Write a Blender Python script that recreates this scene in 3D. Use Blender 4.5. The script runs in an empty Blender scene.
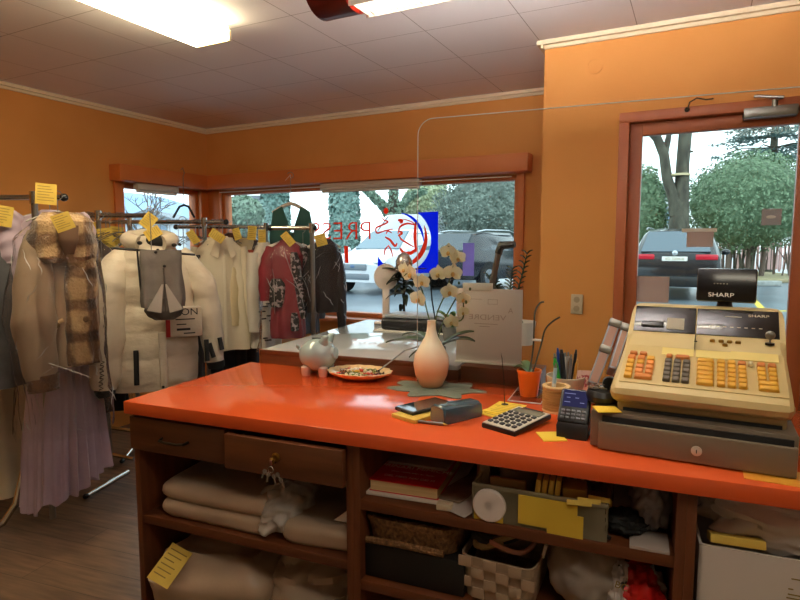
import bpy, bmesh, math, random
from mathutils import Vector, Matrix, Euler, noise
sc = bpy.context.scene
COL = sc.collection
PI = math.pi
rnd = random.Random(7)
R = math.radians
# ------------------------------------------------------------------ camera
F_PX, CAM_H = 578.0, 1.48
PITCH = R(5.4357); YAW = R(27.1693)
cF = Vector((-math.sin(YAW)*math.cos(PITCH), math.cos(YAW)*math.cos(PITCH), -math.sin(PITCH)))
cR = Vector((math.cos(YAW), math.sin(YAW), 0)); cU = cR.cross(cF)
CO = Vector((0, 0, CAM_H))
def ray(x, y): return cF + cR*((x-400)/F_PX) - cU*((y-300)/F_PX)
def pix(x, y, d): return CO + ray(x, y)*d              # a point of the room from where it shows, at depth d
def onz(x, y, z): r = ray(x, y); return CO + r*((z-CAM_H)/r.z)
def ony(x, y, Y): r = ray(x, y); return CO + r*(Y/r.y)
def onx(x, y, X): r = ray(x, y); return CO + r*(X/r.x)
def faceang(px, off=0.0):                              # z rotation that turns a front (-y) towards the room's middle
    r = ray(px, 245); return math.atan2(r.y, r.x) - PI/2 + R(off)
cam = bpy.data.cameras.new('camera'); cam.sensor_width = 36; cam.lens = 36*F_PX/800; cam.clip_start = .05; cam.clip_end = 400
camo = bpy.data.objects.new('camera', cam); COL.objects.link(camo)
m = Matrix.Identity(4)
for i in range(3): m[i][0], m[i][1], m[i][2], m[i][3] = cR[i], cU[i], -cF[i], CO[i]
camo.matrix_world = m; sc.camera = camo
sc.view_settings.view_transform = 'Standard'; sc.view_settings.look = 'None'
sc.view_settings.gamma = 1; sc.view_settings.exposure = .3; sc.view_settings.use_curve_mapping = False
sc.cycles.use_denoising = True
sc.cycles.max_bounces = 10; sc.cycles.transparent_max_bounces = 24; sc.cycles.diffuse_bounces = 5
sc.cycles.caustics_reflective = False; sc.cycles.caustics_refractive = False
sc.cycles.sample_clamp_indirect = 6
# ------------------------------------------------------------------ materials
def lin(h):
    if isinstance(h, str):
        h = h.lstrip('#'); v = [int(h[i:i+2], 16)/255 for i in (0, 2, 4)]
        return tuple(c/12.92 if c <= .04045 else ((c+.055)/1.055)**2.4 for c in v) + (1,)
    return tuple(h[:3]) + (1,)
class N:
    def __init__(s, name):
        s.m = bpy.data.materials.new(name); s.m.use_nodes = True; s.t = s.m.node_tree; s.t.nodes.clear()
        s.out = s('ShaderNodeOutputMaterial')
    def __call__(s, t, **kw):
        n = s.t.nodes.new(t)
        for k, v in kw.items():
            if k.startswith('i_'):
                key = k[2:]
                key = int(key) if key.isdigit() else key.replace('_', ' ')
                n.inputs[key].default_value = v
            else: setattr(n, k, v)
        return n
    def l(s, a, b): s.t.links.new(a, b)
def mat(name, c1, c2=None, scale=8, rough=.5, metal=0, bump=0, bscale=40, stretch=(1, 1, 1), spec=.5, coat=0, sheen=0, sss=0, det=3, trans=0, coord='Object', contrast=(.35, .65)):
    n = N(name)
    b = n('ShaderNodeBsdfPrincipled'); n.l(b.outputs[0], n.out.inputs[0])
    b.inputs['Base Color'].default_value = lin(c1)
    b.inputs['Roughness'].default_value = rough; b.inputs['Metallic'].default_value = metal
    b.inputs['Specular IOR Level'].default_value = spec; b.inputs['Coat Weight'].default_value = coat
    b.inputs['Sheen Weight'].default_value = sheen; b.inputs['Transmission Weight'].default_value = trans
    if sss: b.inputs['Subsurface Weight'].default_value = sss; b.inputs['Subsurface Radius'].default_value = (.02, .02, .02)
    if c2 or bump:
        tc = n('ShaderNodeTexCoord'); mp = n('ShaderNodeMapping'); mp.inputs['Scale'].default_value = stretch
        n.l(tc.outputs[coord], mp.inputs[0])
    if c2:
        t = n('ShaderNodeTexNoise', i_Scale=scale, i_Detail=det); n.l(mp.outputs[0], t.inputs['Vector'])
        r = n('ShaderNodeValToRGB'); r.color_ramp.elements[0].position = contrast[0]; r.color_ramp.elements[1].position = contrast[1]
        r.color_ramp.elements[0].color = lin(c1); r.color_ramp.elements[1].color = lin(c2)
        n.l(t.outputs['Fac'], r.inputs[0]); n.l(r.outputs[0], b.inputs['Base Color'])
    if bump:
        t = n('ShaderNodeTexNoise', i_Scale=bscale, i_Detail=4.0); n.l(mp.outputs[0], t.inputs['Vector'])
        k = n('ShaderNodeBump', i_Strength=min(1, bump), i_Distance=.01*max(1, bump)); n.l(t.outputs['Fac'], k.inputs['Height']); n.l(k.outputs[0], b.inputs['Normal'])
    return n.m
def wood(name, c1, c2, scale=3, rough=.45, grain=(1, 12, 12), bump=.05):
    return mat(name, c1, c2, scale=scale, rough=rough, stretch=grain, bump=bump, bscale=scale*4, det=6, contrast=(.3, .7))
def clear(name, tint='#ffffff', gloss=.08, rough=.03, bump=0, bscale=20, stretch=(1, 1, 1), fres=1.45, milk=0, milkc='#e8e4dc'):
    # thin sheet of glass, acrylic or film: light passes straight, glancing light is reflected
    n = N(name)
    tr = n('ShaderNodeBsdfTransparent'); tr.inputs[0].default_value = lin(tint)
    gl = n('ShaderNodeBsdfGlossy', i_Roughness=rough)
    f = n('ShaderNodeFresnel', i_IOR=fres); a = n('ShaderNodeMath', operation='MULTIPLY_ADD', i_1=1.0, i_2=gloss); a.use_clamp = True
    n.l(f.outputs[0], a.inputs[0])
    mx = n('ShaderNodeMixShader'); n.l(a.outputs[0], mx.inputs[0]); n.l(tr.outputs[0], mx.inputs[1]); n.l(gl.outputs[0], mx.inputs[2])
    o = mx
    if milk:
        d = n('ShaderNodeBsdfDiffuse'); d.inputs[0].default_value = lin(milkc)
        tl = n('ShaderNodeBsdfTranslucent'); tl.inputs[0].default_value = lin(milkc)
        m1 = n('ShaderNodeMixShader', i_0=.4); n.l(d.outputs[0], m1.inputs[1]); n.l(tl.outputs[0], m1.inputs[2])
        m2 = n('ShaderNodeMixShader', i_0=milk); n.l(mx.outputs[0], m2.inputs[1]); n.l(m1.outputs[0], m2.inputs[2]); o = m2
    if bump:
        tc = n('ShaderNodeTexCoord'); mp = n('ShaderNodeMapping'); mp.inputs['Scale'].default_value = stretch
        n.l(tc.outputs['Object'], mp.inputs[0])
        t = n('ShaderNodeTexNoise', i_Scale=bscale, i_Detail=2.0, i_Distortion=1.5); n.l(mp.outputs[0], t.inputs['Vector'])
        k = n('ShaderNodeBump', i_Strength=1.0, i_Distance=bump); n.l(t.outputs['Fac'], k.inputs['Height'])
        n.l(k.outputs[0], gl.inputs['Normal']); n.l(k.outputs[0], f.inputs['Normal'])
    n.l(o.outputs[0], n.out.inputs[0]); return n.m
def vinyl(name, c):
    n = N(name); d = n('ShaderNodeBsdfDiffuse'); t_ = n('ShaderNodeBsdfTranslucent'); d.inputs[0].default_value = lin(c); t_.inputs[0].default_value = lin(c)
    mx = n('ShaderNodeMixShader', i_0=.75); n.l(d.outputs[0], mx.inputs[1]); n.l(t_.outputs[0], mx.inputs[2]); n.l(mx.outputs[0], n.out.inputs[0]); return n.m
def glow(name, c, s):
    n = N(name); e = n('ShaderNodeEmission', i_Strength=s); e.inputs[0].default_value = lin(c); n.l(e.outputs[0], n.out.inputs[0]); return n.m
# ------------------------------------------------------------------ mesh builder
class MB:
    def __init__(s): s.b = bmesh.new(); s.M = Matrix.Identity(4); s.mi = 0
    def at(s, loc=(0, 0, 0), rz=0, rx=0, ry=0, sc=(1, 1, 1)):
        s.M = Matrix.Translation(loc) @ Euler((rx, ry, rz)).to_matrix().to_4x4() @ Matrix.Diagonal(tuple(sc)+(1,)); return s
    def v(s, p): return s.b.verts.new(s.M @ Vector(p))
    def f(s, vs):
        try: fc = s.b.faces.new(vs); fc.material_index = s.mi; return fc
        except ValueError: return None
    def box(s, c, d, bev=0, seg=2, taper=1.0):
        hx, hy, hz = d[0]/2, d[1]/2, d[2]/2; vs = []
        for z in (-1, 1):
            k = taper if z > 0 else 1
            for y in (-1, 1):
                for x in (-1, 1): vs.append(s.v((c[0]+x*hx*k, c[1]+y*hy*k, c[2]+z*hz)))
        fs = [s.f([vs[i] for i in q]) for q in ((0, 2, 3, 1), (4, 5, 7, 6), (0, 1, 5, 4), (2, 6, 7, 3), (0, 4, 6, 2), (1, 3, 7, 5))]
        if bev:
            es = set(e for f_ in fs for e in f_.edges)
            bmesh.ops.bevel(s.b, geom=list(es), offset=bev, segments=seg, affect='EDGES', profile=.5)
        return s
    def box2(s, a, b, bev=0, seg=2): return s.box([(a[i]+b[i])/2 for i in range(3)], [abs(b[i]-a[i]) for i in range(3)], bev, seg)
    def loft(s, rings, close=True, cap0=True, cap1=True):
        rs = [[s.v(p) for p in r] for r in rings]; n = len(rs[0])
        for a, b in zip(rs, rs[1:]):
            for i in range(n if close else n-1):
                j = (i+1) % n; s.f([a[i], a[j], b[j], b[i]])
        if close and cap0: s.f(rs[0][::-1])
        if close and cap1: s.f(rs[-1])
        return s
    def lathe(s, prof, n=24, c=(0, 0, 0), ax='z', close=False, arc=2*PI, wob=None):
        rings = []
        for k, (r, z) in enumerate(prof):
            ring = []
            for i in range(n):
                t = arc*i/n; rr = r*(wob(t, k) if wob else 1); x, y = rr*math.cos(t), rr*math.sin(t)
                p = (x, y, z) if ax == 'z' else ((z, x, y) if ax == 'x' else (y, z, x))
                ring.append((c[0]+p[0], c[1]+p[1], c[2]+p[2]))
            rings.append(ring)
        return s.loft(rings)
    def tube(s, pts, r=.01, n=8, flat=1.0, wob=None, cap=True):
        pts = [Vector(p) for p in pts]; m = len(pts); rr = r if isinstance(r, (list, tuple)) else [r]*m
        rings = []; up = None
        for i in range(m):
            d = (pts[min(i+1, m-1)]-pts[max(i-1, 0)]).normalized()
            if up is None: up = d.orthogonal().normalized() if abs(d.y) > .9 else (Vector((0, 1, 0)) - d*d.y).normalized()
            else: up = (up - d*up.dot(d)).normalized()
            sd = d.cross(up)
            ring = []
            for k in range(n):
                t = 2*PI*k/n; w = rr[i]*(wob(i/(m-1), t) if wob else 1)
                ring.append(pts[i] + sd*(math.cos(t)*w) + up*(math.sin(t)*w*flat))
            rings.append(ring)
        return s.loft(rings, True, cap, cap)
    def cyl(s, a, b, r, n=16, r2=None): return s.tube([a, b], [r, r if r2 is None else r2], n)
    def prism(s, poly, d0, d1, ax='y'):
        # poly in the plane across axis ax, from d0 to d1
        def P(u, w, d): return (u, d, w) if ax == 'y' else ((d, u, w) if ax == 'x' else (u, w, d))
        return s.loft([[P(u, w, d0) for u, w in poly], [P(u, w, d1) for u, w in poly]])
    def ball(s, c, r, n=16, m=10, fn=None):
        r = r if isinstance(r, (tuple, list)) else (r, r, r)
        rings = []
        for j in range(m+1):
            ph = -PI/2 + PI*j/m; ring = []
            cz = max(math.cos(ph), .002)
            for i in range(n):
                t = 2*PI*i/n; d = Vector((cz*math.cos(t), cz*math.sin(t), math.sin(ph))); k = fn(d) if fn else 1
                ring.append((c[0]+d.x*r[0]*k, c[1]+d.y*r[1]*k, c[2]+d.z*r[2]*k))
            rings.append(ring)
        return s.loft(rings)
    def sheet(s, fn, nu, nv, thick=0, off=None):
        g = [[s.v(fn(i/nu, j/nv)) for i in range(nu+1)] for j in range(nv+1)]
        for j in range(nv):
            for i in range(nu): s.f([g[j][i], g[j][i+1], g[j+1][i+1], g[j+1][i]])
        if thick:
            o = Vector(off or (0, 0, -thick)); 
            h = [[s.v(Vector(fn(i/nu, j/nv))+o) for i in range(nu+1)] for j in range(nv+1)]
            for j in range(nv):
                for i in range(nu): s.f([h[j+1][i], h[j+1][i+1], h[j][i+1], h[j][i]])
            for i in range(nu):
                s.f([g[0][i+1], g[0][i], h[0][i], h[0][i+1]]); s.f([g[nv][i], g[nv][i+1], h[nv][i+1], h[nv][i]])
            for j in range(nv):
                s.f([g[j][0], g[j+1][0], h[j+1][0], h[j][0]]); s.f([g[j+1][nu], g[j][nu], h[j][nu], h[j+1][nu]])
        return s
    def build(s, name, mt, parent=None, loc=None, rz=None, rot=None, smooth=True, ang=40, subd=0, recalc=True):
        if recalc: bmesh.ops.recalc_face_normals(s.b, faces=s.b.faces[:])
        me = bpy.data.meshes.new(name); s.b.to_mesh(me); s.b.free()
        for q in (mt if isinstance(mt, (list, tuple)) else [mt]): me.materials.append(q)
        if smooth:
            for p in me.polygons: p.use_smooth = True
            me.set_sharp_from_angle(angle=R(ang))
        o = bpy.data.objects.new(name, me); COL.objects.link(o)
        if parent: o.parent = parent
        if loc is not None: o.location = loc
        if rz is not None: o.rotation_euler = (0, 0, rz)
        if rot is not None: o.rotation_euler = rot
        if subd: md = o.modifiers.new('smooth', 'SUBSURF'); md.levels = subd; md.render_levels = subd
        return o
def tag(o, label=None, cat=None, group=None, kind=None):
    if label: o['label'] = label
    if cat: o['category'] = cat
    if group: o['group'] = group
    if kind: o['kind'] = kind
    return o
def thing(name, label, cat, loc=(0, 0, 0), rz=0, group=None, rot=None):
    o = bpy.data.objects.new(name, None); COL.objects.link(o); o.location = loc; o.rotation_euler = rot or (0, 0, rz); o.empty_display_size = .05
    return tag(o, label, cat, group)
def struct(o): o['kind'] = 'structure'; return o
def text(name, s, size, mt, parent, loc, rot=(PI/2, 0, 0), ext=.0006, align='CENTER', sx=1.0, shear=0, space=1.0, off=0):
    cu = bpy.data.curves.new(name, 'FONT'); cu.body = s; cu.size = size; cu.extrude = ext; cu.align_x = align; cu.align_y = 'CENTER'; cu.shear = shear; cu.space_character = space; cu.offset = off
    t = bpy.data.objects.new(name+'_tmp', cu); COL.objects.link(t)
    me = bpy.data.meshes.new_from_object(t.evaluated_get(bpy.context.evaluated_depsgraph_get()))
    bpy.data.objects.remove(t)
    me.materials.clear(); me.materials.append(mt)
    o = bpy.data.objects.new(name, me); COL.objects.link(o); o.parent = parent; o.location = loc; o.rotation_euler = rot; o.scale = (sx, 1, 1); return o
def copy_tree(o, parent=None):
    c = o.copy(); COL.objects.link(c)
    if parent: c.parent = parent
    for ch in o.children: copy_tree(ch, c)
    return c
def stem(mb, pts, r_, n_=7):
    P = [Vector(p) for p in pts]; Q = []
    for i in range(len(P)-1):
        for k in range(4):
            u = k/4; a, b, c_, d_ = P[max(i-1, 0)], P[i], P[i+1], P[min(i+2, len(P)-1)]
            Q.append(.5*((2*b)+(c_-a)*u+(2*a-5*b+4*c_-d_)*u*u+(3*b-a-3*c_+d_)*u**3))
    Q.append(P[-1]); mb.tube(Q, r_, n_); return Q
def vn(p, s=1.0): return noise.noise(Vector(p)*s)
# ------------------------------------------------------------------ palette
wallm = mat('orange_paint', '#da954c', '#d38d44', scale=2, rough=.75, bump=.05, bscale=120)
trimm = mat('orange_trim_paint', '#d87c3c', '#d07436', scale=3, rough=.5)
doorw = wood('door_wood', '#b4602f', '#a45226', scale=2, grain=(10, 10, 1), rough=.45)
cream = mat('cream_moulding', '#e3cfae', rough=.6)
chrome = mat('chrome', '#c8c4bc', rough=.18, metal=1)
steel = mat('brushed_steel', '#8d8a84', rough=.35, metal=1)
blackp = mat('black_plastic', '#121213', rough=.35)
blackm = mat('black_matte', '#0d0d0e', rough=.7)
whitep = mat('white_plastic', '#e6e2da', rough=.4)
yellowp = mat('yellow_paper', '#d8ba56', '#ccac48', scale=12, rough=.8)
paperw = mat('white_paper', '#ece8e0', rough=.8)
ink = mat('dark_ink', '#8a7438', rough=.8)
cabw = wood('dark_cabinet_wood', '#6b3818', '#51280f', scale=2.5, grain=(1.2, 12, 12), rough=.5)
cabv = wood('dark_cabinet_wood_upright', '#6b3818', '#51280f', scale=2.5, grain=(12, 12, 1.2), rough=.5)
drww = wood('drawer_front_wood', '#64381b', '#4a2812', scale=2.5, grain=(1.2, 10, 14), rough=.45)
lam = mat('orange_laminate', '#d8592a', '#d25426', scale=1.5, rough=.13, spec=.6, bump=.01, bscale=200)
brass = mat('brass', '#b08a40', rough=.3, metal=1)
darkm = mat('dark_metal', '#3a342c', rough=.4, metal=1)
glass = clear('window_glass', '#f4faf8', gloss=0, fres=1.2)
acryl = clear('acrylic', '#fbfdfc', gloss=0, fres=1.25)
# ================================================================== ROOM SHELL
XL, YB, YD, XC, H = -4.14, 4.09, 3.176, -.767, 2.55
XR, YR = 2.3, -2.4
GZ = .22                                              # street level outside
# ceiling panels
n = N('ceiling_panels'); pb = n('ShaderNodeBsdfPrincipled', i_Roughness=.75); n.l(pb.outputs[0], n.out.inputs[0])
tc = n('ShaderNodeTexCoord'); sp = n('ShaderNodeSeparateXYZ'); n.l(tc.outputs['Object'], sp.inputs[0])
def saw(sock, off, per):
    a = n('ShaderNodeMath', operation='ADD', i_1=-off); n.l(sock, a.inputs[0])
    d = n('ShaderNodeMath', operation='DIVIDE', i_1=per); n.l(a.outputs[0], d.inputs[0])
    fr = n('ShaderNodeMath', operation='FRACT'); n.l(d.outputs[0], fr.inputs[0])
    g = n('ShaderNodeMath', operation='LESS_THAN', i_1=.008); n.l(fr.outputs[0], g.inputs[0]); return g
gx, gy = saw(sp.outputs[0], -.79-.477*10, .477), saw(sp.outputs[1], 2.275-.463*12, .463)
mxm = n('ShaderNodeMath', operation='MAXIMUM'); n.l(gx.outputs[0], mxm.inputs[0]); n.l(gy.outputs[0], mxm.inputs[1])
nt = n('ShaderNodeTexNoise', i_Scale=1.3); n.l(tc.outputs['Object'], nt.inputs['Vector'])
cr = n('ShaderNodeValToRGB'); cr.color_ramp.elements[0].color = lin('#f2eeee'); cr.color_ramp.elements[1].color = lin('#e9e4e4'); n.l(nt.outputs['Fac'], cr.inputs[0])
mc = n('ShaderNodeMix', data_type='RGBA'); n.l(mxm.outputs[0], mc.inputs[0]); n.l(cr.outputs[0], mc.inputs[6]); mc.inputs[7].default_value = lin('#a89f9c')
n.l(mc.outputs[2], pb.inputs['Base Color'])
ceilm = n.m
# floor boards
n = N('vinyl_floor_boards'); pb = n('ShaderNodeBsdfPrincipled', i_Roughness=.42); n.l(pb.outputs[0], n.out.inputs[0])
tc = n('ShaderNodeTexCoord'); mp = n('ShaderNodeMapping'); mp.inputs['Rotation'].default_value = (0, 0, R(-8)); n.l(tc.outputs['Object'], mp.inputs[0])
br = n('ShaderNodeTexBrick', i_Scale=1.0); br.inputs['Brick Width'].default_value = 1.2; br.inputs['Row Height'].default_value = .16; br.inputs['Mortar Size'].default_value = .002
br.inputs['Color1'].default_value = lin('#80664f'); br.inputs['Color2'].default_value = lin('#6e5642'); br.inputs['Mortar'].default_value = lin('#4a3a2c'); n.l(mp.outputs[0], br.inputs['Vector'])
mp2 = n('ShaderNodeMapping'); mp2.inputs['Scale'].default_value = (1.5, 14, 1); n.l(mp.outputs[0], mp2.inputs[0])
nz = n('ShaderNodeTexNoise', i_Scale=3.0, i_Detail=6.0); n.l(mp2.outputs[0], nz.inputs['Vector'])
cr = n('ShaderNodeValToRGB'); cr.color_ramp.elements[0].position = .3; cr.color_ramp.elements[1].position = .7; cr.color_ramp.elements[0].color = (.55, .55, .55, 1); cr.color_ramp.elements[1].color = (1.15, 1.15, 1.15, 1); n.l(nz.outputs['Fac'], cr.inputs[0])
mc = n('ShaderNodeMix', data_type='RGBA', blend_type='MULTIPLY'); mc.inputs[0].default_value = 1; n.l(br.outputs[0], mc.inputs[6]); n.l(cr.outputs[0], mc.inputs[7]); n.l(mc.outputs[2], pb.inputs['Base Color'])
bp = n('ShaderNodeBump', i_Strength=.15, i_Distance=.004); n.l(nz.outputs['Fac'], bp.inputs['Height']); n.l(bp.outputs[0], pb.inputs['Normal'])
floorm = n.m
T = .15
struct(MB().box2((XL-T, YR-T, -.1), (XR+T, YB+T, 0)).build('floor', floorm))
struct(MB().box2((XL-T, YR-T, H), (XR+T, YB+T, H+.1)).build('ceiling', ceilm))
w = MB(); wx0, wx1, wz0, wz1 = -3.99, -1.155, .88, 1.98
w.box2((XL-T, YB, 0), (XC+T, YB+T, wz0)).box2((XL-T, YB, wz1), (XC+T, YB+T, H)).box2((wx1, YB, wz0), (XC+T, YB+T, wz1)).box2((XL-T, YB, wz0), (wx0, YB+T, wz1))
struct(w.build('wall_back', wallm))
w = MB(); ly0, ly1 = 3.16, 4.0
w.box2((XL-T, YR, 0), (XL, YB, wz0)).box2((XL-T, YR, wz1), (XL, YB, H)).box2((XL-T, YR, wz0), (XL, ly0, wz1)).box2((XL-T, ly1, wz0), (XL, YB, wz1))
struct(w.build('wall_left', wallm))
dx0, dx1, dz1 = -.38, .50, 2.14
w = MB()
w.box2((XC, YD, 0), (dx0, YD+T, H)).box2((dx1, YD, 0), (XR, YD+T, H)).box2((dx0, YD, dz1), (dx1, YD+T, H)).box2((XC, YD+T, 0), (XC+T, YB, H))
struct(w.build('wall_front', wallm))
struct(MB().box2((XR, YR, 0), (XR+T, YD, H)).build('wall_right', mat('cream_paint_side', '#efe0c4', rough=.8)))
struct(MB().box2((XL, YR-T, 0), (XR, YR, H)).build('wall_rear', mat('cream_paint', '#efe4d0', rough=.8)))
# cornice strips under the ceiling
def cornice(i, a, b, nx, ny):
    m_ = MB(); m_.box2((a[0], a[1], H-.022), (b[0]+nx*.035, b[1]+ny*.035, H)).box2((a[0], a[1], H-.04), (b[0]+nx*.014, b[1]+ny*.014, H-.022))
    struct(m_.build('trim_%d' % i, cream))
cornice(1, (XL, YR), (XL, YB), 1, 0); cornice(2, (XL, YB), (XC, YB), 0, -1); cornice(3, (XC-.0, YD), (XR, YD), 0, -1); cornice(4, (XC, YD-.035), (XC, YB), -1, 0)
# windows: painted frames with one pane each
def frame(mb, a, b, z0, z1, t, dpt, along):
    for (s0, s1, q0, q1) in ((a, b, z0, z0+t), (a, b, z1-t, z1), (a, a+t, z0+t, z1-t), (b-t, b, z0+t, z1-t)):
        if along == 'x': mb.box2((s0, dpt[0], q0), (s1, dpt[1], q1), .004)
        else: mb.box2((dpt[0], s0, q0), (dpt[1], s1, q1), .004)
    return mb
wf = struct(frame(MB(), wx0, wx1, wz0, wz1, .035, (YB+.03, YB+.12), 'x').build('window_1', trimm))
MB().box2((wx0+.03, YB+.07, wz0+.03), (wx1-.03, YB+.076, wz1-.03)).build('pane', glass, wf)
wf = struct(frame(MB(), ly0, ly1, wz0, wz1, .035, (XL-.12, XL-.03), 'y').build('window_2', trimm))
MB().box2((XL-.076, ly0+.03, wz0+.03), (XL-.07, ly1-.03, wz1-.03)).build('pane', glass, wf)
# painted surround boards and the corner post
m_ = MB(); m_.box2((wx1-.01, YB-.022, .8), (wx1+.05, YB, 2.0), .004)
struct(m_.build('trim_5', trimm))
m_ = MB(); m_.box2((XL, ly0-.07, .8), (XL+.022, ly0+.012, 2.0), .004)
struct(m_.build('trim_6', trimm))
m_ = MB(); m_.box2((XL, ly1-.02, .8), (XL+.03, YB, 2.0), .004).box2((XL+.03, YB-.03, .8), (wx0+.02, YB, 2.0), .004)
struct(m_.build('trim_7', trimm))
# boxed shutter headers over both windows
m_ = MB(); m_.box2((XL, YB-.13, 1.985), (-1.055, YB, 2.11), .006); struct(m_.build('trim_8', trimm))
m_ = MB(); m_.box2((XL, 3.06, 1.985), (XL+.13, YB-.12, 2.11), .006); struct(m_.build('trim_9', trimm))
# window sill
struct(MB().box2((wx0, YB-.12, wz0-.03), (wx1, YB+.03, wz0), .005).build('trim_10', trimm))
# door with one tall pane, closer, alarm contact
db = MB()
frame(db, dx0, dx1, -.01, dz1, .05, (YD-.02, YD+.12), 'x')
df = struct(db.build('door_1', doorw))
db = MB(); gx0, gx1 = -.272, .385
db.box2((dx0+.05, YD+.02, 0), (gx0, YD+.065, dz1-.05), .003).box2((gx1, YD+.02, 0), (dx1-.05, YD+.065, dz1-.05), .003).box2((gx0, YD+.02, 2.027), (gx1, YD+.065, dz1-.05), .003).box2((gx0, YD+.02, 0), (gx1, YD+.065, .3), .003)
db.build('door_leaf', doorw, df)
MB().box2((gx0-.01, YD+.04, .29), (gx1+.01, YD+.046, 2.035)).build('pane', glass, df)
c = ony(743, 115, YD)
t = thing('door_closer', 'silver door closer box with arm on the top rail of the glass door', 'door closer', (c.x, YD-.005, c.z))
MB().box2((0, -.04, -.025), (.21, .022, .022), .006).build('body', steel, t)
m_ = MB(); m_.tube([(.12, -.025, .02), (.12, -.025, .05)], .012, 10).tube([(.12, -.025, .045), (.15, -.06, .05), (.04, -.02, .075)], .007, 8); m_.build('arm', steel, t)
c = ony(692, 106, YD)
t = thing('alarm_contact', 'small dark door contact with a loose looping wire above the glass door', 'door sensor', (c.x, YD-.02, c.z-.02))
MB().ball((-.02, -.006, 0), (.012, .008, .012), 10, 8).build('contact', darkm, t)
MB().tube([(-.018, -.01, .0), (-.01, -.02, .03), (.02, -.025, .045), (.06, -.015, .035), (.09, -.012, .038)], .0035, 6).build('wire', darkm, t)
# wall plate and round cover
c = ony(577, 304, YD)
t = thing('wall_socket', 'beige double wall socket on the orange wall beside the door', 'wall socket', (c.x, YD, c.z))
socm = mat('socket_beige', '#c9b79a', rough=.5)
MB().box((0, -.006, 0), (.062, .012, .105), .004).build('plate', socm, t)
for dz in (-.024, .024):
    MB().lathe([(.016, -.0005), (.016, .001), (.012, .001), (.011, -.001), (.001, -.001)], 20, (0, -.0125, dz), 'y').build('outlet', mat('socket_inner', '#a8967a', rough=.5), t)
c = ony(595, 66, YD)
tag(MB().lathe([(.04, 0), (.04, -.004), (.034, -.004), (.034, -.0015), (.001, -.0015)], 32, (0, 0, 0), 'y').build('junction_cover', wallm, None, (c.x, YD, c.z)), 'round orange painted cover high on the wall above the door', 'wall cover')
# roller blind cassettes under the headers
a, b = ony(316, 188, YB-.14), ony(416, 181, YB-.14)
blindm = mat('blind_white', '#d8cdc2', rough=.5)
t = thing('roller_blind', 'pale rolled blind under the orange header of the wide window', 'roller blind', (a.x, YB-.06, 1.95))
L = b.x-a.x
MB().box2((0, -.03, -.02), (L, .03, .034), .008).build('cassette', blindm, t)
MB().tube([(0.01, 0, -.03), (L-.01, 0, -.03)], .012, 10).build('roll', whitep, t)
t = thing('roller_blind', 'pale rolled blind under the header of the small side window', 'roller blind', (XL+.06, 3.25, 1.95), PI/2)
MB().box2((0, -.03, -.02), (.42, .03, .034), .008).build('cassette', blindm, t)
MB().tube([(0.01, 0, -.03), (.41, 0, -.03)], .012, 10).build('roll', whitep, t)
tag(MB().tube([(wx0+.1, YB-.1, 1.955), (wx1-.02, YB-.1, 1.955)], .0045, 6).build('curtain_wire', mat('wire_white', '#e8ded0', rough=.4)), 'thin pale curtain wire along the top of the wide window', 'curtain wire')
# ------------------------------------------------------------------ lamps
lampm = glow('fluorescent_diffuser', (1, .84, .53), 17)
t = thing('ceiling_light', 'long glowing fluorescent box lamp on the ceiling over the clothes racks', 'ceiling light', (-2.175, 1.46, H))
MB().box2((-.09, -.76, -.012), (.09, .76, 0), .004).build('housing', whitep, t)
MB().box2((-.112, -.75, -.085), (.112, .75, -.012), .012).build('diffuser', lampm, t)
endm = mat('diffuser_end_cap', '#e8d6a8', '#cdb888', scale=120, rough=.4)
for s in (-1, 1): MB().box2((-.112, s*.75, -.085), (.112, s*.762, -.028), .003).build('end_cap', endm, t)
t = thing('ceiling_light', 'red cased lamp with white louvre hanging over the orange counter', 'ceiling light', (-1.11, 1.62, 2.28), 0)
redl = mat('red_lamp_case', '#5f1409', rough=.3)
LL = 1.1
def ov(x0, x1, a0=30, a1=330, r=.09):
    rings = []
    for x in (x0, x1):
        rings.append([(x, r*math.sin(R(a)), -r*.8*math.cos(R(a))) for a in range(a0, a1+1, 12)])
    return rings
m_ = MB(); m_.loft(ov(0, LL, 36, 112), False); m_.loft(ov(0, LL, 248, 324), False)  # case left open on top so the added upper tube reaches the ceiling
for x in (0, LL): m_.loft([[(x+d, .09*math.sin(R(a)), -.072*math.cos(R(a))) for a in range(0, 360, 12)] for d in (-.012, .0)])
m_.loft(ov(0, .12, 0, 360, .089), False)
m_.build('case', redl, t)
m_ = MB()
for i in range(44): m_.box((.14+i*(LL-.16)/44, 0, -.058), (.0025, .11, .024))
for s in (-1, 1): m_.box2((.13, s*.054-.002, -.074), (LL-.01, s*.054+.002, -.044))
m_.build('louvre', whitep, t)
MB().tube([(.15, 0, -.03), (LL-.03, 0, -.03)], .018, 10).build('tube', glow('fluorescent_tube', (1, .91, .74), 34), t)
MB().tube([(.15, 0, .02), (LL-.03, 0, .02)], .018, 10).build('tube', glow('fluorescent_tube_upper', (1, .96, .92), 260), t)  # unseen uplight tube added to brighten the ceiling
MB().box2((.13, -.07, -.012), (LL-.01, .07, -.004)).build('reflector', whitep, t)
for x in (.25, LL-.25): MB().tube([(x, 0, .0), (x, 0, .27)], .006, 8).build('hanger_rod', steel, t)
t = thing('ceiling_light', 'unseen fluorescent box lamp added as fill light on the ceiling behind the service side of the counter', 'ceiling light', (.35, .35, H), R(90))  # lamp added out of view to fill the till and counter with light
MB().box2((-.11, -.76, -.02), (.11, .76, 0), .004).build('housing', whitep, t)
MB().box2((-.13, -.75, -.085), (.13, .75, -.02), .012).build('diffuser', glow('fluorescent_diffuser_rear', (1, .9, .7), 7), t)
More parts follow.
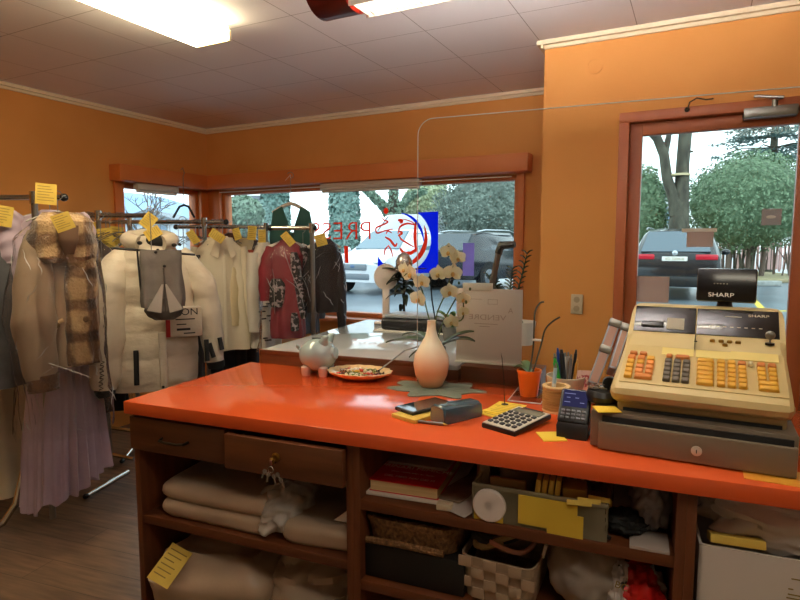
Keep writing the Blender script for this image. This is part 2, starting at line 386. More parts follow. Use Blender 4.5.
# ------------------------------------------------------------------ window lettering and emblem (read from the street)
GY = YB+.066
redv = vinyl('red_vinyl', '#ff6640'); bluev = vinyl('blue_vinyl', '#1a58ff')
def g(x, y): return ony(x, y, GY)
t = thing('window_decal', 'red and blue laundry emblem with lettering stuck on the wide window', 'window sticker', (0, 0, 0))
a, b = g(312, 232.5), g(371, 231.5)
text('lettering', 'PRESS', .215, redv, t, ((a.x+b.x)/2, GY, g(341, 231.8).z), (PI/2, 0, PI), sx=1.1, space=1.05, off=-.003)
def poly(pts, mt, name):
    m_ = MB(); m_.prism([(g(x, y).x, g(x, y).z) for x, y in pts], GY, GY+.002); return m_.build(name, mt, t, smooth=False)
cx, cy, rx, ry = 402.5, 240, 28.5, 32
arc = lambda a0, a1, k=14: [(cx+rx*math.cos(R(a0+(a1-a0)*i/k)), cy-ry*math.sin(R(a0+(a1-a0)*i/k))) for i in range(k+1)]
poly(arc(58, -68) + [(412, 273.5), (438, 272.5), (438, 211.5), (418, 212.5)], bluev, 'blue_panel')
poly(arc(-118, -150) + [(377.5, 274)], bluev, 'blue_panel')
def cres(x, y, r_x, r_y, a0, a1, wmax, mt, name, k=18):
    o_, i_ = [], []
    for q in range(k+1):
        a_ = R(a0+(a1-a0)*q/k); ww = wmax*math.sin(PI*q/k)**.8+.25
        o_.append((x+(r_x)*math.cos(a_), y-(r_y)*math.sin(a_))); i_.append((x+(r_x-ww)*math.cos(a_), y-(r_y-ww)*math.sin(a_)))
    poly(o_+i_[::-1], mt, name)
cres(401, 240, 23, 27, 90, -5, 2.6, bluev, 'blue_arc')
cres(401.5, 239, 26, 28, 30, -100, 4.2, redv, 'red_arc')
def stroke(mb, pts, wd):
    P = [Vector((g(x, y).x, GY, g(x, y).z)) for x, y in pts]
    Q = []
    for i in range(len(P)-1):
        for k in range(4):
            u = k/4; p0, p1, p2, p3 = P[max(i-1, 0)], P[i], P[i+1], P[min(i+2, len(P)-1)]
            Q.append(.5*((2*p1)+(p2-p0)*u+(2*p0-5*p1+4*p2-p3)*u*u+(3*p1-p0-3*p2+p3)*u**3))
    Q.append(P[-1]); n_ = len(Q)
    mb.tube(Q, [wd*.0085*(.45+.55*math.sin(PI*i/(n_-1))) for i in range(n_)], 8, flat=.15)
m_ = MB()
m_.ball((g(386, 211).x, GY, g(386, 211).z), (.022, .002, .026), 14, 8)
for pts, wd in [([(381, 216), (384, 220), (388, 222), (380, 226), (376, 228), (377, 233), (384, 231), (393, 229)], .9), ([(398, 234), (400, 227), (407, 223.5), (415, 225)], 1.0), ([(415.5, 222), (415, 237), (416, 252)], 1.7),
                ([(398, 220), (402, 221), (400, 223)], 1.8), ([(399, 234), (401, 239), (407, 243), (414, 247)], .9), ([(400, 248), (404, 253), (411, 253), (417, 248)], 1.8), ([(385, 237), (390, 240), (395, 246), (397, 243)], 1.2), ([(388, 245), (391, 250), (393, 257)], .8),
                ([(384, 256), (385, 250), (388, 246)], .8), ([(386, 234), (388, 231), (392, 233)], .7), ([(398, 236), (402, 233), (399, 231)], 1.2), ([(403, 219), (412, 222), (416, 227)], .6)]: stroke(m_, pts, wd)
m_.build('emblem_figure', redv, t)
poly([(344, 246), (348, 246), (348.5, 263), (345, 263)], redv, 'letter_bar')
# sheets of paper taped to panes
papb = mat('taped_paper_back', '#bda8a4', rough=.8)
def sheet_on(y_, x0, y0, x1, y1, name, label, mt, cat='notice'):
    a, b = ony(x0, y0, y_), ony(x1, y1, y_)
    return tag(MB().box2((a.x, y_-.0015, b.z), (b.x, y_, a.z)).build(name, mt), label, cat)
sheet_on(YD+.038, 637, 276, 668.5, 303, 'notice_sheet', 'plain paper notice taped low on the door pane, over the parked car bumper', papb)
sheet_on(YD+.038, 687, 232, 713, 247, 'notice_sheet', 'small paper card under a pale strip on the upper door pane', papb)
sheet_on(YD+.0385, 682, 228.5, 717, 232, 'sticker_strip', 'pale narrow strip stuck to the door pane above a paper card', whitep)
stk = sheet_on(YD+.038, 762, 209, 781, 225, 'door_sticker', 'square grey sticker with a pale hand mark on the door pane', mat('sticker_grey', '#aaa8ae', rough=.6), 'sticker')
a = ony(771, 217, YD+.035)
MB().ball((a.x, YD+.0362, a.z), (.02, .001, .008), 12, 6).build('hand_mark', paperw, stk)
sheet_on(GY-.003, 463, 243, 474, 276, 'notice_sheet', 'lilac paper sheet stuck on the wide window beside the emblem', vinyl('lilac_paper', '#b9a8d8'))
# ================================================================== STREET OUTSIDE
world = bpy.data.worlds.new('overcast_sky'); sc.world = world; world.use_nodes = True
wt = world.node_tree; wt.nodes.clear()
wo = wt.nodes.new('ShaderNodeOutputWorld'); bg = wt.nodes.new('ShaderNodeBackground'); bg.inputs[1].default_value = 2.6
tcn = wt.nodes.new('ShaderNodeTexCoord'); sx_ = wt.nodes.new('ShaderNodeSeparateXYZ'); cr = wt.nodes.new('ShaderNodeValToRGB')
cr.color_ramp.elements[0].position = 0; cr.color_ramp.elements[0].color = (.80, .90, 1.0, 1); cr.color_ramp.elements[1].position = .6; cr.color_ramp.elements[1].color = (.82, .92, 1, 1)
wt.links.new(tcn.outputs['Generated'], sx_.inputs[0]); wt.links.new(sx_.outputs[2], cr.inputs[0]); wt.links.new(cr.outputs[0], bg.inputs[0]); wt.links.new(bg.outputs[0], wo.inputs[0])
asph = mat('wet_asphalt', '#565f68', '#707c86', scale=.8, rough=.3, bump=.06, bscale=6, spec=.5, det=6)
m_ = MB(); m_.box2((-60, YB+T+.05, -.3), (60, 90, GZ)).box2((XC+T, YD+T+.05, -.3), (60, YB+T+.05, GZ)).box2((-60, -20, -.3), (XL-T-.05, YB+T+.05, GZ))
struct(m_.build('street_ground', asph))
def gpx(x, d, z=GZ): p = pix(x, 245, d); return Vector((p.x, p.y, z))
def zpx(x, y, d): return pix(x, y, d).z
whitel = mat('road_paint_yellow', '#d8bc2a', rough=.6)
q = [onz(662, 311, GZ), onz(795, 311, GZ)]
m_ = MB(); m_.box2((0, -.06, 0), ((q[1]-q[0]).length, .06, .004))
d_ = q[1]-q[0]; tag(m_.build('parking_line', whitel, None, q[0], math.atan2(d_.y, d_.x)), 'yellow painted line across the wet asphalt outside the door', 'road marking')
q = [onz(752, 298, GZ), onz(765, 312, GZ)]; d_ = q[1]-q[0]
tag(MB().box2((0, -.06, 0), (d_.length, .06, .004)).build('parking_line', whitel, None, q[0], math.atan2(d_.y, d_.x)), 'yellow painted line running towards the shop beside the parked dark car', 'road marking')
kerbm = mat('concrete_kerb', '#a9aaa6', '#8d8f8c', scale=6, rough=.8)
verge = mat('leafy_verge', '#8a8460', '#a39272', scale=3, rough=.9, bump=1, bscale=12)
fw = Vector((cR.x, cR.y, 0))
p0 = gpx(600, 19.2)
struct(MB().box2((0, 0, 0), (9, 7, .12), .03).build('verge_ground', verge, None, p0, math.atan2(fw.y, fw.x)))
p0 = gpx(747, 17.6)
tag(MB().box2((0, 0, 0), (1.15, .25, .16), .03).build('kerb_stone', kerbm, None, p0, math.atan2(fw.y, fw.x)), 'grey concrete kerb stone at the foot of the leafy verge', 'kerb')
# ---- plants
def leafm(name, a, b, c_): return mat(name, a, b, scale=5, rough=.55, spec=.4, contrast=(.3, .7))
hedgem = leafm('hedge_leaf', '#4c6648', '#7f9876', 0); ivym = leafm('ivy_leaf', '#58745f', '#8aa08c', 0); conim = leafm('conifer_leaf', '#5a7c74', '#88a49c', 0)
palem = leafm('pale_leaf', '#9aa684', '#b8bf9c', 0); cedarm = leafm('cedar_needles', '#4d6a68', '#86a09c', 0); corem = mat('bush_core', '#22402a', rough=.9)
barkm = mat('bark', '#3a362e', '#5a584a', scale=6, rough=.9, bump=1, bscale=15, stretch=(1, 1, .4)); twigm = mat('twigs', '#6a5a50', rough=.9)
def leaves(mb, cpt, nrm, s, rn):
    a = Vector((rn.uniform(-1, 1), rn.uniform(-1, 1), rn.uniform(-1, 1))); nv = (Vector(nrm)+a*.8).normalized()
    u = nv.orthogonal().normalized(); w_ = nv.cross(u); t = rn.uniform(0, 6.28); e = u*math.cos(t)+w_*math.sin(t); k = nv.cross(e)
    c_ = Vector(cpt); mb.f([mb.v(c_-e*s), mb.v(c_+k*s*.5), mb.v(c_+e*s), mb.v(c_-k*s*.5)])
def crown(mb, c_, r, nl, s, rn, lump=.22, lo=-1.0, top=1.0, core=.86):
    off = Vector((rn.uniform(0, 50),)*3)
    def rad(d): return 1+lump*noise.noise(d*2.2+off)+lump*.5*noise.noise(d*5+off)
    for _ in range(nl):
        while True:
            d = Vector((rn.gauss(0, 1), rn.gauss(0, 1), rn.gauss(0, 1))).normalized()
            if lo <= d.z <= top: break
        k = rad(d)*rn.uniform(.86, 1.04)
        leaves(mb, (c_[0]+d.x*r[0]*k, c_[1]+d.y*r[1]*k, c_[2]+d.z*r[2]*k), d, s*rn.uniform(.7, 1.2), rn)
    if core:
        mb.ball(c_, [q*core for q in r], 20, 14, fn=rad)
def bush(name, label, x, d, y0, y1, wpx, mt, nl, s, group=None, trunk=True, sq=1.0):
    nl, s = int(nl*1.9), s*.72
    z1, z0 = zpx(x, y0, d), zpx(x, y1, d); b = gpx(x, d); h = z1-z0
    t = thing(name, label, 'tree' if 'tree' in name else 'bush', b, 0, group); m_ = MB()
    crown(m_, (0, 0, z0-GZ+h/2), (wpx*d/F_PX/2, wpx*d/F_PX/2*.9, h/2), nl, s, random.Random(x), .18)
    m_.build('foliage', mt, t, smooth=False)
    if trunk:
        m_ = MB()
        for i in range(5):
            a = i*1.3; m_.tube([(.25*math.cos(a), .25*math.sin(a), 0), (.3*math.cos(a+.4), .3*math.sin(a+.4), .5), (.5*math.cos(a), .5*math.sin(a), max(.9, z0-GZ+h*.4))], [.06, .05, .03], 7)
        m_.build('stem', barkm, t)
    return t
bush('round_bush', 'large round dark green bush outside the wide window, right of the emblem', 486, 22.5, 172, 262, 108, leafm('grey_hedge_leaf', '#465249', '#86958b', 0), 6500, .085)
bush('round_bush', 'large round green bush behind the parked car, seen through the door', 745, 21.5, 155, 252, 116, hedgem, 6500, .09)
bush('round_bush', 'green bush at the hinge side of the door pane, behind the tree trunk', 642, 23.5, 168, 262, 46, hedgem, 2600, .1)
bush('pale_tree', 'pale yellow green tree behind the emblem on the wide window', 428, 30, 180, 240, 52, palem, 2200, .16)
bush('round_bush', 'low green bush by the white building, seen past the racks', 243, 21, 196, 240, 44, ivym, 2200, .13)
# column conifers
for x, d, y0, w_, lb in ((344.5, 24, 165, 28, 'tall column shaped conifer behind the red window letters'), (276, 26, 168, 27, 'tall column shaped conifer behind the hanging green waistcoat')):
    b = gpx(x, d); h = zpx(x, y0, d)-GZ; r_ = w_*d/F_PX/2
    t = thing('column_conifer', lb, 'tree', b); rn = random.Random(int(x)); m_ = MB()
    for _ in range(3200):
        z = rn.uniform(.15, h); th = rn.uniform(0, 6.28); k = r_*(1.06-.25*(z/h)**3)*(1+.12*noise.noise((math.cos(th)*2, z*1.5, math.sin(th)*2)))*rn.uniform(.9, 1.05)
        leaves(m_, (k*math.cos(th), k*math.sin(th), z), (math.cos(th), math.sin(th), .4), .13, rn)
    m_.lathe([(r_*.85, .1), (r_*.9, h*.6), (r_*.7, h*.95), (.02, h)], 14); m_.build('foliage', conim, t, smooth=False)
    MB().cyl((0, 0, 0), (0, 0, .5), .14).build('trunk', barkm, t)
# ivy clad tree
d = 28; b = gpx(394, d)
t = thing('ivy_tree', 'bare forked tree clad in ivy behind the emblem figure', 'tree', b); k = d/F_PX
def rel(x, y): p = pix(x, y, d); return (p.x-b.x, p.y-b.y, p.z-GZ)
trunks = [([rel(393, 280), rel(393, 240), rel(394, 205), rel(393, 170)], [.28, .25, .22, .2]), ([rel(393, 222), rel(384, 207), rel(372, 195), rel(358, 182)], [.2, .19, .17, .12]), ([rel(394, 225), rel(402, 205), rel(410, 196), rel(425, 191)], [.2, .16, .14, .08])]
m_ = MB()
for p, r_ in trunks: m_.tube(p, r_, 9)
m_.build('trunk', barkm, t); m_ = MB(); rn = random.Random(3)
for p, r_ in trunks:
    for _ in range(1000):
        u = rn.random()*(len(p)-1); i = int(u); c_ = Vector(p[i]).lerp(Vector(p[min(i+1, len(p)-1)]), u-i); dv = Vector((rn.gauss(0, 1), rn.gauss(0, 1), rn.gauss(0, 1))).normalized()
        leaves(m_, c_+dv*(r_[i]*1.15), dv, .11, rn)
m_.build('ivy', ivym, t, smooth=False)
# bare trunk tree seen through the door
d = 19.8; b = gpx(680, d)
t = thing('bare_tree', 'forked mossy tree trunk with a pale band beyond the door', 'tree', b)
m_ = MB()
m_.tube([rel(680, 284), rel(680, 250), rel(679, 222), rel(681, 200), rel(683, 165), rel(685, 132), rel(686, 90)], [.36, .32, .32, .24, .21, .21, .2], 12, wob=lambda u, a: 1+.08*math.sin(3*a+u*20))
m_.tube([rel(677, 215), rel(674, 200), rel(667, 178), rel(664, 155), rel(657, 138), rel(640, 122)], [.25, .19, .17, .16, .15, .1], 10)
m_.tube([rel(664, 158), rel(668, 140), rel(672, 120)], [.12, .1, .06], 9); m_.tube([rel(684, 152), rel(688, 151.5), rel(693, 151.5)], [.06, .05, .03], 7)
m_.build('trunk', barkm, t)
a_ = rel(676, 175); MB().lathe([(.35, 0), (.35, .07)], 16, (rel(679, 176)[0], rel(679, 176)[1], rel(679, 176)[2])).build('band', mat('pale_band', '#c9b890', rough=.7), t)
# cedar at the far right
d = 27; b = gpx(768, d)
t = thing('cedar_tree', 'tall blue green cedar behind the round bush beyond the door', 'tree', b); m_ = MB(); rn = random.Random(5); br_ = MB()
br_.cyl((0, 0, 0), (0, 0, 8), .25, 10, .12)
for lv in range(9):
    z = 4.2+lv*.5
    for q in range(9):
        a = rn.uniform(0, 6.28); L_ = rn.uniform(1.2, 3.0)
        e = Vector((math.cos(a)*L_, math.sin(a)*L_, rn.uniform(-.4, .15))); br_.tube([(0, 0, z), (e.x*.5, e.y*.5, z+.1), (e.x, e.y, z+e.z)], [.05, .03, .012], 5)
        for _ in range(75):
            u = rn.uniform(.25, 1.03); leaves(m_, (e.x*u+rn.gauss(0, .16), e.y*u+rn.gauss(0, .16), z+e.z*u+rn.gauss(0, .05)), (0, 0, 1), .11, rn)
m_.build('foliage', cedarm, t, smooth=False); br_.build('branches', barkm, t)
# thin stems and pinkish fence beyond the verge
d = 22.5; b = gpx(715, d, GZ+.1); rn = random.Random(9); m_ = MB()
for i in range(46):
    x = 712+rn.uniform(0, 90); p = gpx(x, d+rn.uniform(-1, 1), GZ+.1)-b; h = rn.uniform(.9, 1.9)
    m_.tube([p, p+Vector((rn.gauss(0, .1), 0, h*.5)), p+Vector((rn.gauss(0, .25), rn.gauss(0, .2), h))], [.03, .025, .008], 5)
for x in (728, 749, 763): p = gpx(x, d-1.2, GZ+.1)-b; m_.tube([p, p+Vector((.05, 0, .8)), p+Vector((-.1, 0, 1.7))], [.09, .075, .06], 8)
tag(m_.build('bare_shrub', twigm, None, b), 'thicket of bare brown stems under the round bush beyond the door', 'shrub')
d = 25; a = gpx(715, d, GZ+.1); bb = gpx(815, d, GZ+.1); L_ = (bb-a).length; fencem = mat('pink_fence', '#c9a09a', rough=.8)
t = thing('garden_fence', 'pinkish slatted fence behind the bare stems beyond the door', 'fence', a, math.atan2(bb.y-a.y, bb.x-a.x))
m_ = MB()
for i in range(26): m_.box2((i*L_/26, 0, .1), (i*L_/26+.11, .03, 1.25))
m_.build('pickets', fencem, t)
for i in range(4): MB().box2((i*L_/3.0-.04, .03, 0), (i*L_/3.0+.04, .1, 1.3)).build('post', fencem, t)
# houses
housew = mat('house_plaster', '#d7dbe0', rough=.8); roofm = mat('house_roof', '#7f8790', '#6d747c', scale=4, rough=.8); winm = mat('house_window', '#7d93a8', rough=.2)
def house(x0, x1, d, yt, yroof, label, wins, flat=False):
    a, bq = gpx(x0, d), gpx(x1, d); L_ = (bq-a).length; h = zpx((x0+x1)/2, yt, d)-GZ; hr = zpx((x0+x1)/2, yroof, d)-GZ
    t = thing('house', label, 'house', a, math.atan2(bq.y-a.y, bq.x-a.x))
    MB().box2((0, 0, 0), (L_, 7, h)).build('wall', housew, t)
    m_ = MB()
    if flat: m_.box2((-.3, -.3, h), (L_+.3, 7.3, hr))
    else: m_.prism([(-.5, h), (L_*.5, hr), (L_+.5, h)], -.5, 7.5)
    m_.build('roof', roofm, t)
    for (u, v_) in wins: wd = MB().box2((u*L_-.5, -.05, v_*h-.6), (u*L_+.5, .05, v_*h+.6)).build('window', winm, t)
house(650, 674, 45, 196, 183, 'pale house with grey gable roof behind the tree trunk beyond the door', [(.5, .7)])
house(240, 268, 48, 203, 196, 'white flat roofed house with two windows seen above the clothes racks', [(.3, .85), (.7, .85), (.3, .5), (.7, .5)], True)
house(209, 238, 60, 214, 206, 'white house with grey roof behind the low green bush', [(.3, .8), (.7, .8)])
house(110, 186, 60, 224, 210, 'broad grey roofed house seen through the small side window', [(.3, .8), (.5, .8), (.7, .8)])
t = thing('bare_tree', 'fine twigged bare tree outside the small side window', 'tree', gpx(142, 20)); m_ = MB(); rn = random.Random(4)
def grow(p, dv, r_, L_, lv):
    q = p+dv*L_; m_.tube([p, q], [r_, r_*.7], 5)
    if lv:
        for _ in range(3): grow(q, (dv+Vector((rn.gauss(0, .45), rn.gauss(0, .45), rn.gauss(0, .3)))).normalized(), r_*.62, L_*.75, lv-1)
grow(Vector((0, 0, 0)), Vector((0, 0, 1)), .1, 1.0, 5)
m_.build('branches', twigm, t)
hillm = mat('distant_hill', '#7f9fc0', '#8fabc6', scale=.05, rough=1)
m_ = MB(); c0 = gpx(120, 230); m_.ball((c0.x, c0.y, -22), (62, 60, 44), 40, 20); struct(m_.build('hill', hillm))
# ---- cars
tyre = mat('tyre', '#1a1b1d', rough=.8); hub = mat('wheel_rim', '#8b9096', rough=.3, metal=.8); cgl = mat('car_glass', '#27343f', rough=.06, spec=.8)
cgl2 = mat('car_glass_light', '#5c7684', rough=.06, spec=.8)
def car(label, loc, heading, Lc, stn, paint, gl, W, wheels, wr, details):
    # stn: (x, z_bottom, z_belt, z_roof, half_width_belt, half_width_roof)
    t = thing('car', label, 'car', loc, heading)
    m_ = MB(); rings = []
    for (x, zb, zl, zr, wb, wtp) in stn:
        half = [(wb*.88, zb), (wb*.97, zb+.12), (wb, (zb+zl)*.52), (wb*.97, zl), (wtp+(wb-wtp)*.25, zl+(zr-zl)*.75), (wtp*.93, zr-.02), (wtp*.6, zr+.012)]
        rings.append([(x, -y, z) for y, z in half] + [(x, y, z) for y, z in half[::-1]])
    m_.loft(rings); m_.build('body', paint, t, ang=35)
    for (x, s) in [(x, s) for x in wheels for s in (-1, 1)]:
        wh = MB().lathe([(wr*.55, -.1), (wr*.95, -.11), (wr, -.07), (wr, .07), (wr*.95, .11), (wr*.55, .1)], 24, (0, 0, 0), 'y').build('wheel', tyre, t, (x, s*(W/2-.1), wr))
        h_ = MB(); h_.lathe([(wr*.62, 0), (wr*.6, s*.012), (wr*.2, s*.02), (.01, s*.03)], 20, (0, s*.105, 0), 'y'); h_.build('rim', hub, wh)
        MB().lathe([(wr*1.16, 0), (wr*1.16, s*.02), (.02, s*.02)], 20, (x, s*(W/2-.02), wr*1.02), 'y').build('wheel_arch', blackm, t)
    def P(u, s, k, i):   # point on side glass between belt and roof of station i..i+1
        A, B = stn[i], stn[i+1]; q = [A[j]+(B[j]-A[j])*u for j in range(6)]
        y = q[4]*.97+(q[5]*.96-q[4]*.97)*k; return (q[0], s*(y+.012), q[2]+(q[3]-q[2])*k)
    for s in (-1, 1):
        for i, u0, u1, k0, k1 in details['side']:
            mm = MB(); A = [P(u0, s, .1, i), P(u1, s, .1, i), P(u1, s, k1, i), P(u0, s, k0, i)]
            B = [(p[0], p[1]-s*.03, p[2]) for p in A]; mm.loft([A, B]); mm.build('side_window', gl, t, smooth=False)
    for i, nm in details['screens']:
        A, B = stn[i], stn[i+1]
        def Q(u, yk):
            z = A[3]+(B[3]-A[3])*u; x = A[0]+(B[0]-A[0])*u; wv = (A[5]+(B[5]-A[5])*u)*.9; return Vector((x, yk*wv, z+.015))
        mm = MB(); off = Vector((.012 if B[3] < A[3] else -.012, 0, .01))
        top = [Q(.06, -1)+off, Q(.06, 1)+off, Q(.94, 1)+off, Q(.94, -1)+off]; mm.loft([top, [p-off*3 for p in top]]); mm.build(nm, gl, t, smooth=False)
    return t
darkcar = mat('dark_car_paint', '#15191e', rough=.2, coat=.25); whitecar = mat('white_car_paint', '#c6cbd0', rough=.25, coat=.5); redlens = mat('tail_lamp', '#c0182c', rough=.2); silverp = mat('car_silver', '#b9bec4', rough=.25, metal=.8)
suv = [(-2.28, .34, .72, .78, .86, .84), (-2.25, .32, 1.0, 1.06, .92, .80), (-1.72, .3, 1.06, 1.58, .95, .66), (-1.3, .3, 1.06, 1.64, .95, .68), (.1, .28, 1.02, 1.63, .95, .66), (.85, .28, 1.0, 1.06, .95, .78), (1.9, .3, .88, .96, .92, .74), (2.25, .32, .68, .74, .82, .66)]
suvd = {'side': [(2, .1, .95, .8, .85), (3, .04, .45, .86, .86), (3, .5, .96, .86, .86), (4, .06, .8, .84, .2)], 'screens': [(1, 'rear_window'), (4, 'windscreen')]}
p = gpx(680, 15.0); car1 = car('dark parked car seen from behind through the glass door', p, R(89), 4.5, suv, darkcar, mat('car_glass_sky', '#4c5c68', rough=.06, spec=.8), 1.9, (-1.4, 1.4), .37, suvd)
def rear(t, plate=True):
    for s in (-1, 1):
        MB().box2((-2.30, s*.86-.0, .93), (-2.2, s*.42, 1.05), .02).build('tail_lamp', redlens, t)
    MB().box2((-2.3, -.72, .42), (-2.24, .72, .46), .01).build('chrome_strip', silverp, t)
    MB().box2((-2.31, -.8, .32), (-2.22, .8, .56), .03).build('bumper', blackp, t)
    MB().ball((-2.29, 0, 1.08), (.02, .06, .06), 12, 8).build('badge', silverp, t)
    for s in (-1, 1): MB().tube([(-1.6, s*.66, 1.63), (-1.2, s*.67, 1.68), (0, s*.66, 1.68), (.3, s*.64, 1.62)], .02, 6).build('roof_rail', silverp, t)
    for s in (-1, 1): MB().ball((.75, s*1.06, 1.08), (.09, .11, .08), 10, 8).build('mirror', darkcar, t)
    if plate:
        pl = MB().box2((-2.325, -.26, .90), (-2.29, .26, 1.0), .004).build('number_plate', paperw, t)
        text('plate_number', 'VD 320418', .085, ink, pl, (-2.327, 0, .948), (PI/2, 0, -PI/2))
    MB().tube([(-1.98, .02, 1.33), (-2.0, -.35, 1.28)], .012, 6).build('wiper', blackm, t)
rear(car1)
p = gpx(490, 17.6); car2 = car('dark parked car with red tail lamp outside the right end of the wide window', p, R(74), 4.5, suv, mat('dark_blue_car_paint', '#161b24', rough=.2, coat=.25), cgl, 1.9, (-1.4, 1.4), .37, suvd); rear(car2, False)
fr = [(-2.2, .32, .95, 1.0, .88, .76), (-2.05, .3, 1.05, 1.12, .92, .76), (-1.6, .28, 1.08, 1.62, .93, .66), (-.6, .28, 1.06, 1.70, .93, .68), (.35, .28, 1.05, 1.66, .93, .64), (1.15, .28, 1.04, 1.12, .93, .78), (1.9, .3, .92, 1.0, .9, .72), (2.2, .32, .7, .78, .82, .62)]
p = gpx(398, 16.5); car3 = car('white parked car facing the shop, seen behind the red window letters', p, R(266), 4.4, fr, whitecar, cgl2, 1.86, (-1.35, 1.4), .36, {'side': [(2, .15, .95, .8, .85), (3, .05, .95, .86, .86), (4, .06, .8, .84, .2)], 'screens': [(4, 'windscreen'), (1, 'rear_window')]})
gr = mat('grille_grey', '#6b747c', rough=.4)
m_ = MB(); m_.box2((2.12, -.42, .62), (2.23, .42, .78), .03); m_.build('grille', gr, car3)
for s in (-1, 1):
    MB().ball((2.03, s*.7, .82), (.16, .17, .08), 12, 8).build('headlamp', silverp, car3)
    MB().ball((1.0, s*1.05, 1.12), (.09, .12, .09), 10, 8).build('mirror', whitecar, car3)
MB().box2((2.1, -.5, .38), (2.22, .5, .54), .03).build('lower_grille', gr, car3)
MB().ball((2.22, 0, .72), (.02, .09, .045), 12, 8).build('badge', mat('badge_blue', '#4a6488', rough=.3), car3)
van = [(-2.5, .3, 1.2, 2.3, .98, .86), (-2.4, .28, 1.25, 2.42, 1.0, .9), (.9, .28, 1.25, 2.44, 1.0, .9), (1.2, .28, 1.22, 2.4, 1.0, .88), (2.0, .28, 1.2, 1.3, .98, .86), (2.6, .32, .95, 1.02, .92, .8)]
p = gpx(417, 23); van1 = car('white van parked behind the white car and the emblem', p, R(215), 5.2, van, whitecar, cgl, 2.0, (-1.6, 1.7), .36, {'side': [(1, .05, .3, .8, .8), (1, .36, .64, .8, .8), (1, .7, .95, .8, .8), (3, .1, .7, .8, .25)], 'screens': [(3, 'windscreen')]})
# ================================================================== COUNTER (u along the front, v across, from the front left corner)
AC = R(5.3); CE1 = Vector((math.cos(AC), math.sin(AC), 0)); CE2 = Vector((-math.sin(AC), math.cos(AC), 0)); C00 = Vector((-1.723, 1.286, 0))
def ct(u, v, z=.95): return C00+CE1*u+CE2*v+Vector((0, 0, z))
tag(MB().box2((0, 0, .906), (2.62, .715, .95), .004).build('counter_worktop', lam, None, ct(0, 0, 0), AC), 'long orange laminate worktop of the service counter', 'worktop')
def cab(name, label, u0, u1): return thing(name, label, 'cabinet', ct(u0, 0, 0), AC), u1-u0
inm = cabw
t, W = cab('counter_cabinet', 'dark wood counter cabinet with two drawers over shelves of wrapped laundry', .01, .858)
def body(t, W, shelves, right=True, left=True):
    for x in ([0] if left else [])+([W-.022] if right else []): MB().box2((x, .03, 0), (x+.022, .70, .906), .001).build('side_panel', cabv, t)
    MB().box2((.02, .68, .05), (W-.02, .695, .9)).build('back_panel', inm, t)
    for z in shelves: MB().box2((.02, .035, z-.03), (W-.02, .68, z), .001).build('shelf', cabw, t)
    MB().box2((.02, .08, 0), (W-.02, .68, .06)).build('plinth', cabw, t)
body(t, W, (.14, .537))
d = MB().box2((-.004, .018, .778), (.398, .04, .893), .002).build('drawer', drww, t)
MB().box2((.02, .04, .785), (.38, .5, .86)).build('tray', drww, d)
m_ = MB(); m_.tube([(.14, .018, .833), (.145, -.002, .83), (.17, -.006, .828), (.22, -.006, .828), (.245, -.002, .83), (.25, .018, .833)], .0045, 8); m_.build('handle', darkm, d)
d = MB().box2((.42, -.012, .782), (.836, .01, .892), .002).build('drawer', drww, t)
m_ = MB(); m_.box2((.43, .01, .785), (.44, .5, .87)).box2((.815, .01, .785), (.825, .5, .87)).box2((.43, .01, .785), (.825, .5, .792)); m_.build('tray', drww, d)
MB().lathe([(.013, 0), (.014, -.004), (.009, -.007), (.001, -.007)], 18, (.613, -.012, .845), 'y').build('lock', brass, d)
t = thing('key_bunch', 'bunch of keys on a leather fob hanging from the drawer lock', 'keys', ct(.623, -.022, .845), AC)
t.scale = (.78, .9, .78)
m_ = MB(); m_.box((0, 0, .001), (.003, .03, .02), .001).box((0, -.014, -.006), (.02, .006, .024), .003).build('key', brass, t)
MB().box((0, -.022, -.012), (.012, .005, .022), .003).build('leather_fob', mat('leather_fob', '#6a3420', rough=.6), t)
MB().tube([(.012*math.cos(a*PI/6), -.024, -.036+.012*math.sin(a*PI/6)) for a in range(13)], .0018, 6).build('key_ring', chrome, t)
for i, (dx, dz, a) in enumerate(((-.03, -.052, .5), (-.012, -.062, .25), (.016, -.066, -.2), (.035, -.056, -.6), (.048, -.075, -.5))):
    m_ = MB().at((dx, -.024, dz), ry=a); m_.lathe([(.009, -.001), (.009, .001), (.004, .001), (.004, -.001)], 14, (0, 0, .006), 'y').box((0, 0, -.012), (.005, .002, .026)).box((.003, 0, -.02), (.004, .002, .004)); m_.build('key', mat('key_nickel_%d' % i, '#8f8a80', rough=.45, metal=.6), t)
t, W = cab('counter_cabinet', 'dark wood counter cabinet with open shelves of books, baskets and bags', .858, 1.737); body(t, W, (.10, .487, .735))
t, W = cab('counter_cabinet', 'dark wood counter cabinet under the cash register holding a white carton', 1.737, 2.6); body(t, W, (.10, .56), left=True)
